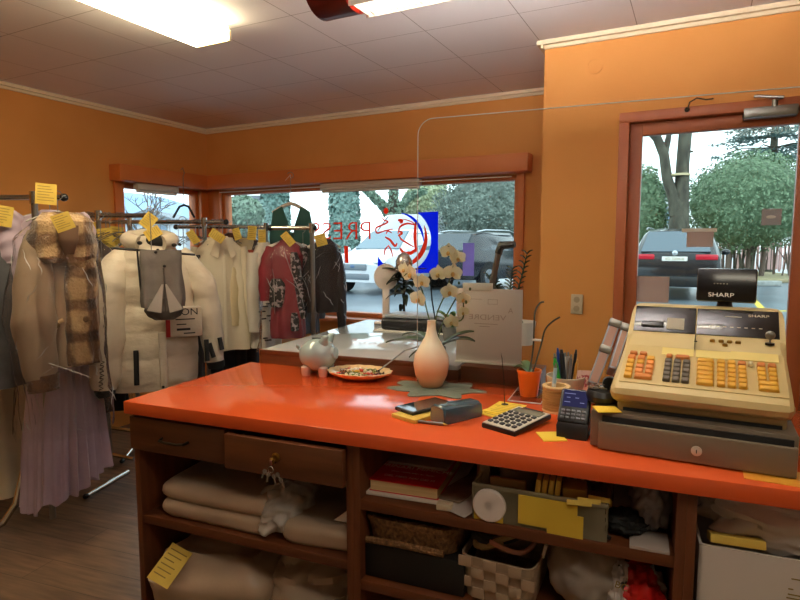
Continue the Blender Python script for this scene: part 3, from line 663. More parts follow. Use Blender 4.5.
# ---- laundry wrapped in film on the left shelves
linen = mat('wrapped_linen', '#bfa992', '#b09a84', scale=3, rough=.35, bump=.35, bscale=14)
film = clear('plastic_film', gloss=.05, rough=.12, bump=.004, bscale=30, milk=.12)
def bundle(name, label, u, v, z, sz, seed, group=None, cat='laundry parcel', mt=None, lay=2, rz=0, lump=.012, tail=True):
    t = thing(name, label, cat, ct(u, v, z), AC+rz, group); rn = random.Random(seed); L_, D_, Hh = sz
    for k in range(lay):
        h0 = Hh*k/lay; h1 = Hh*(k+1)/lay
        def fold(t_, a, k=k): return 1
        m_ = MB(); rings = []
        for j in range(9):
            q = j/8; zz = h0+(h1-h0)*q; ins = .5*(h1-h0)*(1-math.sin(PI*q))**1.5*.5
            ring = []
            for i in range(56):
                a = 2*PI*i/56; c_, s_ = math.cos(a), math.sin(a); pw = 2/12
                x = (L_/2-ins)*math.copysign(abs(c_)**pw, c_); y = (D_/2-ins)*math.copysign(abs(s_)**pw, s_)
                p = Vector((x, y, zz)); nv = noise.noise(Vector((x*9+seed*3+k, y*9, zz*20)))*lump
                ring.append((x+nv*c_, y+nv*s_, zz+(nv*.6 if 0 < j < 8 else 0)))
            rings.append(ring)
        m_.loft(rings, cap0=True, cap1=False)
        top = rings[-1]; prev = None
        for kk in (.85, .6, .3):
            pass
        cen = [(0, 0)]
        rs = [top]
        for kk in (.88, .66, .4, .15):
            rs.append([(p[0]*kk, p[1]*kk, h1+noise.noise(Vector((p[0]*kk*11+seed, p[1]*kk*11, k*3)))*lump*.9+.004*(1-kk)) for p in top])
        m_.loft(rs, cap0=False, cap1=True); bmesh.ops.remove_doubles(m_.b, verts=m_.b.verts[:], dist=.0004)
        m_.build('folded_sheet', mt or linen, t, ang=60)
    return t
def filmtail(t, pts, name='film_wrap'):
    pass
def crumple(mb, c_, r, seed, amp=.35, f=2.5, n_=36, m__=22):
    o_ = Vector((seed*1.7, seed*.9, seed*2.3))
    def fn(d):
        q = d*f+o_; return 1+amp*(abs(noise.noise(q))*1.6-.45)+amp*.45*noise.noise(q*2.7)+amp*.2*abs(noise.noise(q*6))
    mb.ball(c_, r, n_, m__, fn); return mb
bundle('laundry_parcel', 'flat film wrapped stack of white laundry on the upper left shelf', .315, .27, .537, (.45, .44, .125), 1, lay=2)
bundle('laundry_parcel', 'white folded parcel on the upper shelf under the half open drawer', .70, .27, .537, (.26, .44, .075), 2, lay=1, rz=.06)
m_ = MB(); crumple(m_, (0, 0, .075), (.085, .12, .075), 5, .28, 1.8, 64, 44); tag(m_.build('plastic_wrap', clear('crumpled_film', gloss=.12, rough=.15, bump=.006, bscale=25, milk=.6, milkc='#fffaf4'), None, ct(.555, .15, .537), AC, ang=80), 'crumpled clear plastic wrap between the two laundry parcels on the upper shelf', 'plastic wrap')
m_ = MB(); m_.prism([(0, 0), (.085, 0), (.085, .07)], -.0006, .0006); tag(m_.build('paper_slip', paperw, None, ct(.755, .10, .62), AC), 'white folded paper corner standing on the parcel under the open drawer', 'paper slip')
bundle('laundry_parcel', 'bulging film wrapped parcel with a yellow ticket on the lower left shelf', .245, .265, .14, (.44, .46, .265), 3, lay=1, lump=.035, rz=.12)
m_ = MB(); crumple(m_, (0, 0, .125), (.22, .24, .14), 8, .2, 1.9, 70, 50); tag(m_.build('laundry_bag', linen, None, ct(.60, .32, .15), AC), 'loose bag of white laundry on the lower shelf beside the ticketed parcel', 'laundry bag')
def ticket(name, label, loc, rot, w=.075, h=.115, group=None, mt=None, lines=6, thick=.0012, big=True):
    t = thing(name, label, 'ticket', loc, 0, group, rot)
    MB().box((0, 0, 0), (w, thick, h)).build('slip', mt or yellowp, t)
    if lines:
        m_ = MB(); rn = random.Random(int(loc[0]*999+loc[2]*333))
        for i in range(lines):
            z = h*(.36-.8*i/lines); l_ = w*rn.uniform(.45, .8); m_.box((-(w*.8-l_)/2, -thick*.75, z), (l_, thick*.4, h*.028))
        m_.build('writing', ink, t)
    return t
ticket('yellow_ticket', 'yellow laundry ticket lying on the bulging parcel on the lower left shelf', ct(.16, .02, .385), (R(-52), .35, AC+.1), .085, .13)
# ---- books and papers on the middle shelf
def book(name, label, u, v, z, sz, rz, cover, title=None, cat='book'):
    t = thing(name, label, cat, ct(u, v, z), AC+rz); L_, D_, h = sz
    MB().box2((.003, .003, .002), (L_-.004, D_-.003, h-.002)).build('pages', mat('page_edges_'+name, '#d8bc8c', '#c4a674', scale=80, rough=.9, stretch=(.05, .05, 1)), t)
    m_ = MB(); m_.box2((0, 0, h-.002), (L_, D_, h)).box2((0, 0, 0), (L_, D_, .002)).box2((0, D_-.002, 0), (L_, D_, h)); m_.build('cover', cover, t)
    return t
redc = mat('book_cover_red', '#c01222', rough=.35); greyc = mat('magazine_cover', '#8a7f7a', '#a89a90', scale=6, rough=.35)
tag(MB().box((0, 0, .005), (.26, .34, .01), .002).build('magazine', mat('magazine_white', '#d8cfc4', rough=.5), None, ct(1.0, .25, .735), AC+.05), 'thin white magazine lying under the thick red book', 'magazine')
b_ = book('phone_book', 'thick red covered paperback lying on the middle shelf', .885, .085, .745, (.215, .29, .035), .04, redc)
for s_, sz, yy in (('PRINARI MIMICHE', .03, .12), ('pour votre bien au foyer', .014, .082), ('DEL MEO NAI DEI M', .018, .045)): text('title', s_, sz, paperw, b_, (.112, yy, .0355), (0, 0, 0), .0003)
tag(MB().box((0, 0, .004), (.20, .16, .008), .002).build('magazine', greyc, None, ct(.985, .30, .7805), AC+.02), 'grey brown magazine lying across the top of the red book', 'magazine')
tag(MB().at(rx=.0, ry=-.1).box((0, 0, .006), (.10, .25, .004)).build('leaflet', mat('leaflet_brown', '#7a6452', '#96806c', scale=20, rough=.4), None, ct(1.155, .22, .742), AC-.3), 'brown printed leaflet leaning beside the red book', 'leaflet')
tag(MB().at(rx=.12).box((0, 0, .004), (.075, .10, .0015)).build('business_card', mat('card_grey', '#b9aca4', rough=.6), None, ct(1.185, .09, .742), AC-.45), 'pale card lying on the middle shelf left of the plastic basket', 'card')
tag(MB().box((0, 0, .009), (.045, .03, .018), .003).build('eraser_box', mat('small_box_beige', '#c8b698', rough=.6), None, ct(1.128, .07, .735), AC+.1), 'small beige box on the shelf edge beside the white magazine', 'box')
# plastic basket with tape, tickets, labels
t = thing('plastic_basket', 'long pale plastic basket with yellow card front, full of tickets', 'basket', ct(1.215, .05, .735), AC-.02)
basm = clear('pale_basket_plastic', gloss=.06, rough=.2, milk=.5, milkc='#b8ad90', fres=1.3)
m_ = MB(); L_, D_, h_ = .345, .24, .10
m_.box2((0, 0, 0), (L_, D_, .005))
for y in (0, D_):
    m_.box2((0, y-.002, .0), (L_, y+.002, .03)).box2((0, y-.004, h_-.012), (L_, y+.004, h_), .002)
    for k in range(18 if y else 11): m_.box2(((k+(0 if y else 7))*L_/17-.004, y-.002, .03), (k*L_/17+.004, y+.002, h_-.01))
    for z in (.045, .065): m_.box2((0 if y else .135, y-.002, z), (L_, y+.002, z+.008))
for x in (0, L_):
    m_.box2((x-.002, 0, 0), (x+.002, D_, .03)).box2((x-.004, 0, h_-.012), (x+.004, D_, h_), .002)
    for k in range(12): m_.box2((x-.002, k*D_/11-.004, .03), (x+.002, k*D_/11+.004, h_-.01))
m_.build('basket', basm, t)
cardm = mat('yellow_card', '#d9b83c', '#c8a52e', scale=4, rough=.8)
m_ = MB(); m_.box2((.125, -.009, .012), (.275, -.006, .09)); m_.box2((.005, -.0085, .002), (.085, -.006, .028)); m_.box2((.2, -.0085, .0), (.29, -.005, .058)); m_.build('card_front', cardm, t)
MB().lathe([(.042, 0), (.045, .003), (.045, .02), (.042, .023), (.012, .023), (.012, 0)], 32, (0, 0, 0), 'y').build('tape_reel', mat('tape_white', '#d9cdc6', rough=.5), None, ct(1.262, .034, .781), AC)
tag(bpy.data.objects['tape_reel'], 'round white tape reel standing in the front of the plastic basket', 'tape reel')
tag(MB().at(rx=.15).box((0, 0, .05), (.10, .012, .09), .004).build('label_holder', mat('kraft_card', '#9a7c4a', rough=.7), None, ct(1.30, .115, .745), AC), 'brown card holder behind the white tape reel in the basket', 'card holder')
tag(MB().lathe([(.001, 0), (.05, 0), (.055, .1), (.052, .1), (.047, .004), (.001, .004)], 28).build('plastic_tub', mat('smoky_tub', '#8c8072', rough=.3), None, ct(1.31, .205, .742), AC), 'grey brown round tub at the back of the plastic basket', 'tub')
tag(MB().at(rz=.3).box((0, 0, .08), (.03, .13, .16), .006).build('cardboard_flap', mat('grey_card', '#8c7c68', rough=.8), None, ct(1.206, .2, .737), AC), 'grey card box standing behind the left end of the plastic basket', 'box')
for i in range(4):
    tag(MB().at(ry=.10).box((0, 0, .05), (.013, .06, .12), .001).build('ticket_pad', yellowp, None, ct(1.377+i*.0165, .085+.004*i, .757), AC+.05), ['thin yellow ticket pad standing at the left of the row in the basket', 'yellow ticket pad second from the left in the upright row in the basket', 'yellow ticket pad third from the left in the upright row in the basket', 'yellow ticket pad last of the upright row, against the brown card block'][i], 'ticket pad', 'ticket pads standing in the basket')
tag(MB().box((0, 0, .05), (.06, .07, .10), .002).build('card_block', mat('brown_card_block', '#a8843c', rough=.8), None, ct(1.475, .115, .745), AC+.1), 'brown yellow block of cards right of the upright ticket pads', 'card block')
for i in range(3):
    tag(MB().at(rx=-.5).box((0, 0, .0), (.06-.004*i, .075, .012), .001).build('ticket_pad', yellowp, None, ct(1.49+i*.026, .062+i*.012, .815+.004*i), AC+.12-.1*i), ['tilted yellow ticket pad lying at the left in the basket end', 'tilted yellow ticket pad lying in the middle of the basket end', 'tilted yellow ticket pad lying against the right basket end'][i], 'ticket pad', 'ticket pads lying in the basket')
m_ = MB(); crumple(m_, (0, 0, .03), (.055, .05, .03), 12, .3); m_.tube([(-.05, -.02, .02), (-.08, -.05, .012), (-.03, -.07, .01)], .006, 6); tag(m_.build('black_pouch', blackm, None, ct(1.60, .12, .735), AC), 'small black strapped pouch on the middle shelf right of the basket', 'pouch')
silv = clear('silvery_bag', gloss=.15, rough=.2, bump=.006, bscale=22, milk=.72, milkc='#b8b4ba')
m_ = MB(); crumple(m_, (0, 0, .075), (.05, .06, .082), 15, .28, 2.2, 60, 40); tag(m_.build('plastic_bag', silv, None, ct(1.665, .17, .735), AC, ang=70), 'crumpled silvery plastic bag standing by the cabinet side on the middle shelf', 'plastic bag')
tag(MB().box((0, 0, .008), (.13, .24, .016), .002).build('paper_stack', paperw, None, ct(1.635, .33, .735), AC), 'white paper stack at the back of the middle shelf', 'paper stack')
tag(MB().box((0, 0, .006), (.105, .20, .012), .002).build('paper_stack', mat('greyish_paper', '#9f938c', rough=.8), None, ct(1.655, .14, .735-.0), AC-.04) if False else MB().box((0, 0, .004), (.09, .10, .008), .001).build('note_block', mat('greyish_paper', '#9f938c', rough=.8), None, ct(1.66, .085, .735), AC), 'flat grey paper block at the right end of the middle shelf', 'paper block')
# ---- lower open shelf
wick = mat('wicker_weave', '#8a6238', '#5a3c20', scale=90, rough=.8, bump=1, bscale=90)
t = thing('wicker_tray', 'brown woven wicker tray on the black box on the lower shelf', 'tray', ct(1.02, .22, .594), AC)
t.scale = (1, 1, 1.28)
m_ = MB(); rings = []
def rr(L_, D_, z, n_=40, pw=5): return [(L_/2*math.copysign(abs(math.cos(2*PI*i/n_))**(2/pw), math.cos(2*PI*i/n_)), D_/2*math.copysign(abs(math.sin(2*PI*i/n_))**(2/pw), math.sin(2*PI*i/n_)), z) for i in range(n_)]
m_.loft([rr(.28, .30, 0), rr(.30, .32, .045), rr(.315, .335, .055), rr(.315, .335, .065), rr(.295, .315, .067), rr(.285, .305, .05), rr(.265, .285, .008)]); m_.build('tray', wick, t)
m_ = MB(); m_.tube([(-.13, -.166, .01), (-.02, -.173, .016), (.11, -.166, .012)], .008, 8); m_.build('rim_braid', wick, t)
tag(MB().box2((-.155, -.16, 0), (.155, .2, .105), .006).build('storage_box', mat('black_box', '#080808', rough=.5), None, ct(1.035, .22, .487), AC), 'black box on the lower open shelf under the wicker tray', 'box')
# woven strap basket
n = N('woven_straps'); pb = n('ShaderNodeBsdfPrincipled', i_Roughness=.6); n.l(pb.outputs[0], n.out.inputs[0])
tc = n('ShaderNodeTexCoord'); ck = n('ShaderNodeTexChecker', i_Scale=30.0); ck.inputs[1].default_value = lin('#a58c74'); ck.inputs[2].default_value = lin('#96806a'); n.l(tc.outputs['Object'], ck.inputs[0]); n.l(ck.outputs[0], pb.inputs['Base Color'])
t = thing('woven_basket', 'beige woven strap basket of ribbons on the lower open shelf', 'basket', ct(1.288, .2, .49), AC-.06)
m_ = MB(); m_.loft([rr(.19, .26, 0, 40, 9), rr(.215, .29, .125, 40, 9), rr(.205, .28, .125, 40, 9), rr(.182, .25, .006, 40, 9)]); m_.build('basket', n.m, t)
m_ = MB()
for k in range(6):
    x = -.085+.17*k/5
    for j in range(4):
        if (k+j) % 2: m_.box((x*1.04, -.136-.004*j, .018+.031*j), (.036, .004, .03), .001)
m_.build('strap', mat('strap_beige', '#a08870', rough=.6), t)
MB().tube([(.108, -.05, .118), (.115, -.05, .15), (.115, .05, .15), (.108, .05, .118)], .005, 8).build('handle', whitep, t)
for i, (mt, lb) in enumerate(((mat('ribbon_pink', '#d89a86', rough=.6), 'pink ribbon hanging over the rim of the woven basket'), (mat('ribbon_tan', '#b8996a', rough=.6), 'tan ribbon looped on top of the woven basket'), (mat('ribbon_dark', '#26241f', rough=.7), 'dark ribbon heaped at the back of the woven basket'))):
    rn = random.Random(20+i); P_ = [Vector((-.10+.02*i, -.10+.05*i, .128))]
    for q in range(9): P_.append(Vector((-.08+.17*((q+1)/9.)+rn.gauss(0, .012), -.09+.05*i+rn.gauss(0, .03), .142+.014*math.sin(q*1.7+i)+.006*i)))
    m_ = MB(); PQ = [Vector((.085*math.cos(q_*.9+i)*(1-.02*q_), .1*math.sin(q_*.9+i*2)*.9, .135+.012*math.sin(q_*1.7)+.006*i)) for q_ in range(12)]; stem(m_, PQ, .007+.002*i, 6)
    tag(m_.build('ribbon', mt, None, ct(1.288, .2, .49), AC-.06), lb, 'ribbon')
milky = clear('milky_bag', gloss=.06, rough=.2, bump=.004, bscale=20, milk=.75, milkc='#c9bcae')
m_ = MB(); crumple(m_, (0, 0, .095), (.105, .13, .115), 31, .14, 1.7, 64, 44); tag(m_.build('plastic_bag', milky, None, ct(1.505, .2, .487), AC, ang=80), 'milky full plastic bag on the lower shelf right of the woven basket', 'plastic bag')
t = thing('printed_bag', 'red and white printed plastic bag at the right end of the lower shelf', 'bag', ct(1.645, .16, .49), AC)
m_ = MB(); crumple(m_, (0, 0, .065), (.068, .08, .075), 33, .2, 2.0, 60, 40); m_.build('bag', mat('printed_red', '#c8201c', '#d8cfca', scale=9, rough=.35, contrast=(.5, .53)), t)
m_ = MB(); crumple(m_, (-.055, -.01, .085), (.04, .06, .06), 35, .22, 2.0, 60, 40); m_.build('white_side', mat('printed_white', '#cfc9c6', '#2a2626', scale=18, rough=.4, contrast=(.56, .6)), t)
text('print', 'Bon', .03, paperw, t, (.015, -.088, .05), (PI/2, -.3, 0)); text('print', 'BC', .026, ink, t, (-.045, -.078, .115), (PI/2, .2, 0))
# ---- under the till
cartonm = mat('white_carton', '#cfc6bf', rough=.7)
t = thing('white_carton', 'open white cardboard carton on the shelf under the till', 'carton', ct(1.77, .06, .56), AC)
m_ = MB(); m_.box2((0, 0, 0), (.5, .006, .205)).box2((0, .3, 0), (.5, .306, .2)).box2((0, 0, 0), (.006, .3, .205)).box2((.494, 0, 0), (.5, .3, .205)).box2((0, 0, 0), (.5, .3, .006)); m_.build('carton', cartonm, t)
m_ = MB(); rn = random.Random(2)
for (x, z, l_) in ((.2, .16, .02), (.19, .135, .01), (.21, .122, .05), (.215, .113, .065), (.22, .085, .05), (.21, .076, .075), (.2, .064, .04)): m_.box((x, -.0008, z), (l_, .001, .003))
m_.build('printing', ink, t)
text('printing', 'PORTO PP', .014, ink, t, (.24, -.001, .05))
tag(MB().at(rx=-.3).box((0, 0, .0), (.115, .06, .02), .002).build('ticket_block', yellowp, None, ct(1.85, .09, .776), AC+.03), 'yellow ticket block wedged in the white carton top', 'ticket block')
greyf = mat('grey_fabric', '#d8d0cc', '#c4bab6', scale=5, rough=.8, bump=.3, bscale=20)
m_ = MB(); crumple(m_, (0, 0, .13), (.25, .12, .10), 41, .2, 2.2, 70, 44); tag(m_.build('folded_clothes', greyf, None, ct(2.04, .185, .69), AC), 'grey bundle of clothes heaped in the white carton', 'clothes')
m_ = MB(); crumple(m_, (0, 0, .05), (.15, .08, .05), 43, .3, 2.5); tag(m_.build('blue_bag', mat('blue_plastic', '#16224a', '#22346a', scale=8, rough=.25), None, ct(2.1, .47, .78), AC), 'dark blue plastic bag behind the grey clothes under the till', 'plastic bag')
m_ = MB(); m_.box2((-.02, .03, .0), (.4, .04, .05)); tag(MB().box2((0, 0, 0), (.42, .3, .035), .003).build('yellow_box', cardm, None, ct(1.765, .055, .525-.0), AC) if False else MB().box2((0, 0, 0), (.8, .02, .04), .003).build('shelf_lip', cardm, bpy.data.objects['counter_cabinet.002'], (.03, .012, .52)), None)
# ================================================================== ON THE COUNTER
t = thing('piggy_bank', 'pale grey green china piggy bank at the back edge of the counter', 'piggy bank', ct(.408, .61), AC+R(8), None)
t.scale = (1.2, 1.2, 1.2)
pigm = mat('china_glaze', '#9db2b2', '#92a7a8', scale=3, rough=.12, coat=.5)
pinkp = mat('pig_pink', '#c4b0a4', rough=.25)
MB().ball((0, 0, .068), (.066, .058, .056), 32, 20, lambda d: 1+.04*d.x).build('body', pigm, t)
MB().tube([(.05, -.004, .075), (.07, -.006, .077), (.073, -.006, .077)], [.026, .02, .002], 20).build('snout', pigm, t)
for s in (-1, 1): MB().tube([(.03, s*.024, .11), (.042, s*.03, .132), (.052, s*.03, .138)], [.018, .012, .002], 12, flat=.5).build('ear', pigm, t)
for x in (-.03, .032):
    for s in (-1, 1): MB().lathe([(.013, 0), (.015, .004), (.017, .03), (.01, .035)], 16, (x, s*.03, 0)).build('leg', pinkp if s < 0 else pigm, t)
MB().tube([(-.062, 0, .08), (-.075, .004, .09), (-.072, -.006, .098), (-.066, 0, .092)], .004, 8).build('tail', pigm, t)
MB().box((0, 0, .1245), (.035, .006, .003)).build('coin_slot', blackm, t)
# scalloped dish of sweets
t = thing('candy_dish', 'scalloped cream dish of sweets beside the piggy bank', 'dish', ct(.60, .612), AC)
dishm = mat('cream_glaze', '#ecd0a2', '#e3c28c', scale=6, rough=.25, coat=.3)
wob = lambda a, k: 1+.035*math.cos(16*a)*(1 if k in (2, 3, 4) else 0)
MB().at(sc=(1.0, .78, 1)).lathe([(.001, 0), (.07, 0), (.125, .022), (.134, .031), (.128, .032), (.085, .012), (.001, .008)], 96, wob=wob).build('dish', dishm, t)
rn = random.Random(12); cols = ['#c8391e', '#e8dcb8', '#7a4a22', '#3a2a1c', '#d8a838', '#c9bfae', '#6d7a3a', '#e8e2d8', '#8a2a20']
cms = [mat('sweet_wrapper_%s' % c[1:], c, rough=.3) for c in cols]
spots = []
for i in range(46):
    for _ in range(30):
        a, q = rn.uniform(0, 6.28), rn.random()**.5; x, y = q*.097*math.cos(a), q*.072*math.sin(a)
        if all((x-a_)**2+(y-b_)**2 > .0135**2 for a_, b_ in spots): break
    spots.append((x, y)); z = .016+.016*(1-q)+(.004 if q > .7 else 0); cm = rn.choice(cms)
    m_ = MB(); L_ = rn.uniform(.009, .014); m_.ball((0, 0, 0), (L_, .0068, .0062), 10, 6)
    for s in (-1, 1): m_.tube([(s*L_*.8, 0, 0), (s*L_*1.7, 0, .001)], [.001, .006], 6, flat=.4)
    a0 = rn.uniform(0, 6.28); wn = {'c8391e': 'red', 'e8dcb8': 'cream', '7a4a22': 'brown', '3a2a1c': 'dark brown', 'd8a838': 'gold', 'c9bfae': 'beige', '6d7a3a': 'olive', 'e8e2d8': 'white', '8a2a20': 'dark red'}[cm.name[-6:]]
    tag(m_.build('wrapped_sweet', cm, None, ct(.60, .612)+Vector((x, y, z)), a0), '%s wrapped sweet in the scalloped dish' % wn, 'sweet', 'wrapped sweets in the scalloped dish, %s ones' % wn)
# leaf shaped mat and vase
fl = mat('leaf_mat_green', '#5a6152', '#666d5c', scale=20, rough=.75)
t = thing('leaf_mat', 'grey green leaf shaped mat under the cream vase', 'place mat', ct(.935, .56), AC+.1)
lobes = []
for i_ in range(96):
    a_ = 2*PI*i_/96; lobes.append((a_, .14+.024*math.cos(7*a_+.4)+.008*math.cos(13*a_)))
m_ = MB(); m_.prism([(1.12*r_*math.cos(a), r_*.86*math.sin(a)) for a, r_ in lobes], 0, .003, 'z'); m_.build('leaf', fl, t)
m_ = MB()
for a, r_ in lobes[::13]: m_.tube([(0, 0, .0025), (r_*.9*math.cos(a), r_*.78*math.sin(a), .0025)], [.003, .001], 6)
m_.build('vein', mat('leaf_vein', '#757c68', rough=.8), t)
n = N('vase_ombre_glaze'); pb = n('ShaderNodeBsdfPrincipled', i_Roughness=.3); n.l(pb.outputs[0], n.out.inputs[0]); tc = n('ShaderNodeTexCoord'); sp = n('ShaderNodeSeparateXYZ'); n.l(tc.outputs['Object'], sp.inputs[0])
cr = n('ShaderNodeValToRGB'); e = cr.color_ramp.elements; e[0].position = .06; e[0].color = lin('#dba67c'); e[1].position = .16; e[1].color = lin('#f3ecd2'); n.l(sp.outputs[2], cr.inputs[0]); n.l(cr.outputs[0], pb.inputs['Base Color'])
VS = (.914, .575)
t = thing('bottle_vase', 'cream bottle necked vase with orange tinted base on the leaf mat', 'vase', ct(*VS, .9535), AC)
MB().lathe([(.001, .001), (.036, .001), (.042, .006), (.060, .045), (.067, .085), (.062, .12), (.043, .155), (.024, .188), (.017, .215), (.015, .245), (.017, .249), (.012, .249), (.011, .22), (.001, .2)], 40).build('vase', n.m, t)
# orchid in a slim pot behind the vase
t = thing('orchid', 'pale yellow orchid with broad leaves behind the cream vase', 'orchid', ct(.905, .69), AC)
MB().lathe([(.001, 0), (.022, 0), (.028, .13), (.029, .135), (.026, .135), (.024, .12), (.001, .12)], 28).build('pot', mat('dark_pot', '#4a4238', rough=.5), t)
lfm = mat('orchid_leaf', '#39512e', '#46613a', scale=4, rough=.3, spec=.6); stm = mat('orchid_stem', '#5a6a30', rough=.5)
def blade(mb, p0, p1, sag, wd, n_=14, cup=.25, side=None):
    p0, p1 = Vector(p0), Vector(p1); d = p1-p0; sd = side or Vector((-d.y, d.x, 0)).normalized()
    if sd.length < .1: sd = Vector((1, 0, 0))
    rings = []
    for i in range(n_+1):
        u = i/n_; c_ = p0+d*u+Vector((0, 0, sag*4*u*(1-u))); w_ = wd*(math.sin(PI*min(.98, .08+.9*u))**.7); 
        up = Vector((0, 0, 1))
        rings.append([c_-sd*w_+up*(w_*cup), c_-up*.001, c_+sd*w_+up*(w_*cup), c_+up*-.004])
    mb.loft(rings); return mb
VP = ct(.905, .69)
def lp(x, y, v):   # point on the vertical plane v of the counter, in the orchid's frame
    r_ = ray(x, y); P0 = ct(0, v, 0); s_ = (P0-CO).dot(CE2)/r_.dot(CE2); q = CO+r_*s_-VP; return Vector((q.dot(CE1), q.dot(CE2), q.z))
for (x, y, v, sag, wd) in ((386, 342, .72, .025, .026), (475, 341, .70, .02, .030), (474, 331, .74, .015, .022), (402, 335, .78, .03, .022)):
    if wd: blade(MB(), (0, 0, .13), lp(x, y, v), sag, wd).build('leaf', lfm, t)
blade(MB(), (0, 0, .13), lp(409, 357, .68), .02, .024).build('leaf', lfm, t)
s1 = [(0, 0, .13), lp(436, 318, .69), lp(446, 292, .69), lp(452, 270, .69), lp(456, 252, .69), lp(448, 246, .69)]
s2 = [(0, 0, .13), lp(428, 315, .70), lp(422, 290, .70), lp(412, 272, .69), lp(402, 278, .69)]
s3 = [(0, 0, .13), lp(440, 330, .69), lp(455, 300, .69), lp(462, 295, .69), lp(463, 318, .69), lp(452, 322, .69)]
m_ = MB(); 
for s_ in (s1, s2, s3): stem(m_, s_, .0028)
m_.build('flower_stem', stm, t)
MB().tube([(0.01, .0, .1), lp(432, 300, .69), lp(430, 272, .69)], .003, 6).build('support_stick', blackm, t)
petm = vinyl('orchid_petal', '#fffae8'); lipm = mat('orchid_lip', '#e2bc74', rough=.5)
def flower(P_, face, s, roll):
    f_ = bpy.data.objects.new('flower', None); COL.objects.link(f_); f_.parent = t; f_.location = P_
    fv = Vector(face).normalized(); f_.rotation_euler = fv.to_track_quat('-Y', 'Z').to_euler()
    m_ = MB()
    for i, (a, w_, l_) in enumerate(((90, .36, 1), (210, .36, .95), (330, .36, .95), (15, .6, 1), (165, .6, 1))):
        a = R(a+roll); d = Vector((math.cos(a), 0, math.sin(a))); sd = Vector((-d.z, 0, d.x)); rings = []
        for q in range(8):
            u = q/7; ww = s*w_*math.sin(PI*min(.97, .1+.87*u))**.8; c_ = d*(s*l_*u)+Vector((0, -.25*s*u*u*(1 if i > 2 else .5)-(.004 if i > 2 else 0), 0))
            rings.append([c_-sd*ww+Vector((0, -.12*ww, 0)), c_+Vector((0, .001, 0)), c_+sd*ww+Vector((0, -.12*ww, 0)), c_+Vector((0, -.0015, 0))])
        m_.loft(rings)
    m_.build('petals', petm, f_)
    MB().ball((0, -.008, -.006), (s*.2, s*.25, s*.26), 10, 8).build('lip', lipm, f_)
for (x, y, v, s, fx, rl) in ((449, 252, .64, .028, -.1, 0), (458, 258, .65, .026, .3, 10), (439, 274, .65, .030, -.3, 5), (453, 273, .64, .031, .2, -8), (411, 274, .64, .031, -.3, 8), (422, 282, .66, .028, .2, 0), (419, 299, .64, .031, -.2, -12), (450, 292, .64, .029, .1, 6), (463, 299, .66, .024, .4, 0), (463, 312, .65, .020, .3, 20), (452, 322, .64, .026, 0, 10), (405, 269, .66, .024, -.5, 0)):
    flower(lp(x, y, max(v, .69)), (fx, -1, .05), s*1.22, rl)
MB().tube([lp(420, 346, .68), lp(405, 350, .675), lp(390, 362, .675), lp(378, 371, .675), lp(374, 375, .675)], [.004, .0035, .003, .0025, .002], 7).build('air_root', mat('air_root', '#8f9aa0', rough=.5), t)
for x, y, r_ in ((466, 302, .006), (459, 283, .005), (470, 289, .005)): MB().ball(lp(x, y, .69), (r_, r_, r_*1.3), 8, 6).build('bud', stm, t)
# notepad, phone, case
tag(MB().box((0, 0, .006), (.10, .155, .012), .001).build('yellow_notepad', yellowp, None, ct(1.0, .22), AC-R(24)), 'yellow notepad under the black phone', 'notepad')
t = thing('mobile_phone', 'black smartphone lying on the yellow notepad', 'phone', ct(.997, .265, .962), AC-R(28))
MB().box((0, 0, .006), (.088, .178, .012), .005, 3).build('case', blackp, t); MB().box((0, 0, .0122), (.080, .168, .0008)).build('screen', mat('phone_screen', '#0a0b0f', rough=.05, spec=.8), t)
MB().box((-.02, -.089, .006), (.014, .003, .004)).build('port', steel, t)
t = thing('pen', 'slim silver pen under the front edge of the phone', 'pen', ct(1.055, .135), AC-R(12)+PI/2*0)
MB().cyl((-.05, 0, .005), (.04, .02, .005), .005, 10).build('barrel', steel, t); MB().cyl((.04, .02, .005), (.052, .0227, .005), .005, 10, .001).build('tip', brass, t)
t = thing('spectacle_case', 'blue grey glossy glasses case on the counter beside the phone', 'glasses case', ct(1.115, .235), AC+R(58))
casem = mat('case_blue', '#2c4654', '#3d5a66', scale=6, rough=.2, coat=.5)
m_ = MB()
prof = [(-.032, 0), (.032, 0), (.036, .018), (.032, .046), (.018, .054), (-.018, .054), (-.032, .046), (-.036, .018)]
m_.loft([[(x, y*k, z*k2) for y, z in prof] for x, k, k2 in ((-.08, .9, .93), (-.076, 1, 1), (.07, .92, .9), (.078, .8, .8))]); m_.build('shell', casem, t)
m_ = MB(); m_.prism([(y*.86, z*.88+.002) for y, z in prof], -.0825, -.0795, 'x'); m_.build('end', mat('case_end_grey', '#8c8a86', rough=.3, metal=.5), t)
# yellow slips, bill spike, calculator
ytag = mat('yellow_slip', '#f0d04a', '#e9c53a', scale=10, rough=.8)
def slip(label, u, v, z, w_, h_, rz, n_=1, rows=7):
    t = thing('yellow_slip', label, 'slip', ct(u, v, z), AC+rz)
    MB().box((0, 0, .0012*n_), (w_, h_, .0024*n_)).build('slip', ytag, t); m_ = MB(); rn = random.Random(int(u*1000))
    for i in range(rows): m_.box((rn.uniform(-.006, .006), h_*(.38-.76*i/max(1, rows-1)), .0024*n_+.0002), (w_*rn.uniform(.5, .8), h_*.022, .0004))
    if rows: m_.build('writing', mat('slip_ink', '#a08a2a', rough=.8) if 'slip_ink' not in bpy.data.materials else bpy.data.materials['slip_ink'], t)
slip('yellow written slip lying lowest, under the slip on the bill spike', 1.225, .36, .95, .095, .15, R(-24), 1)
slip('yellow written slip pierced by the bill spike', 1.232, .385, .9525, .095, .135, R(-10), 1)
slip('loose yellow slip beside the black calculator, near the card terminal', 1.405, .165, .95, .065, .075, R(25), 1, 0)
t = thing('bill_spike', 'thin upright metal bill spike through the yellow slips', 'bill spike', ct(1.222, .424, .9555), AC)
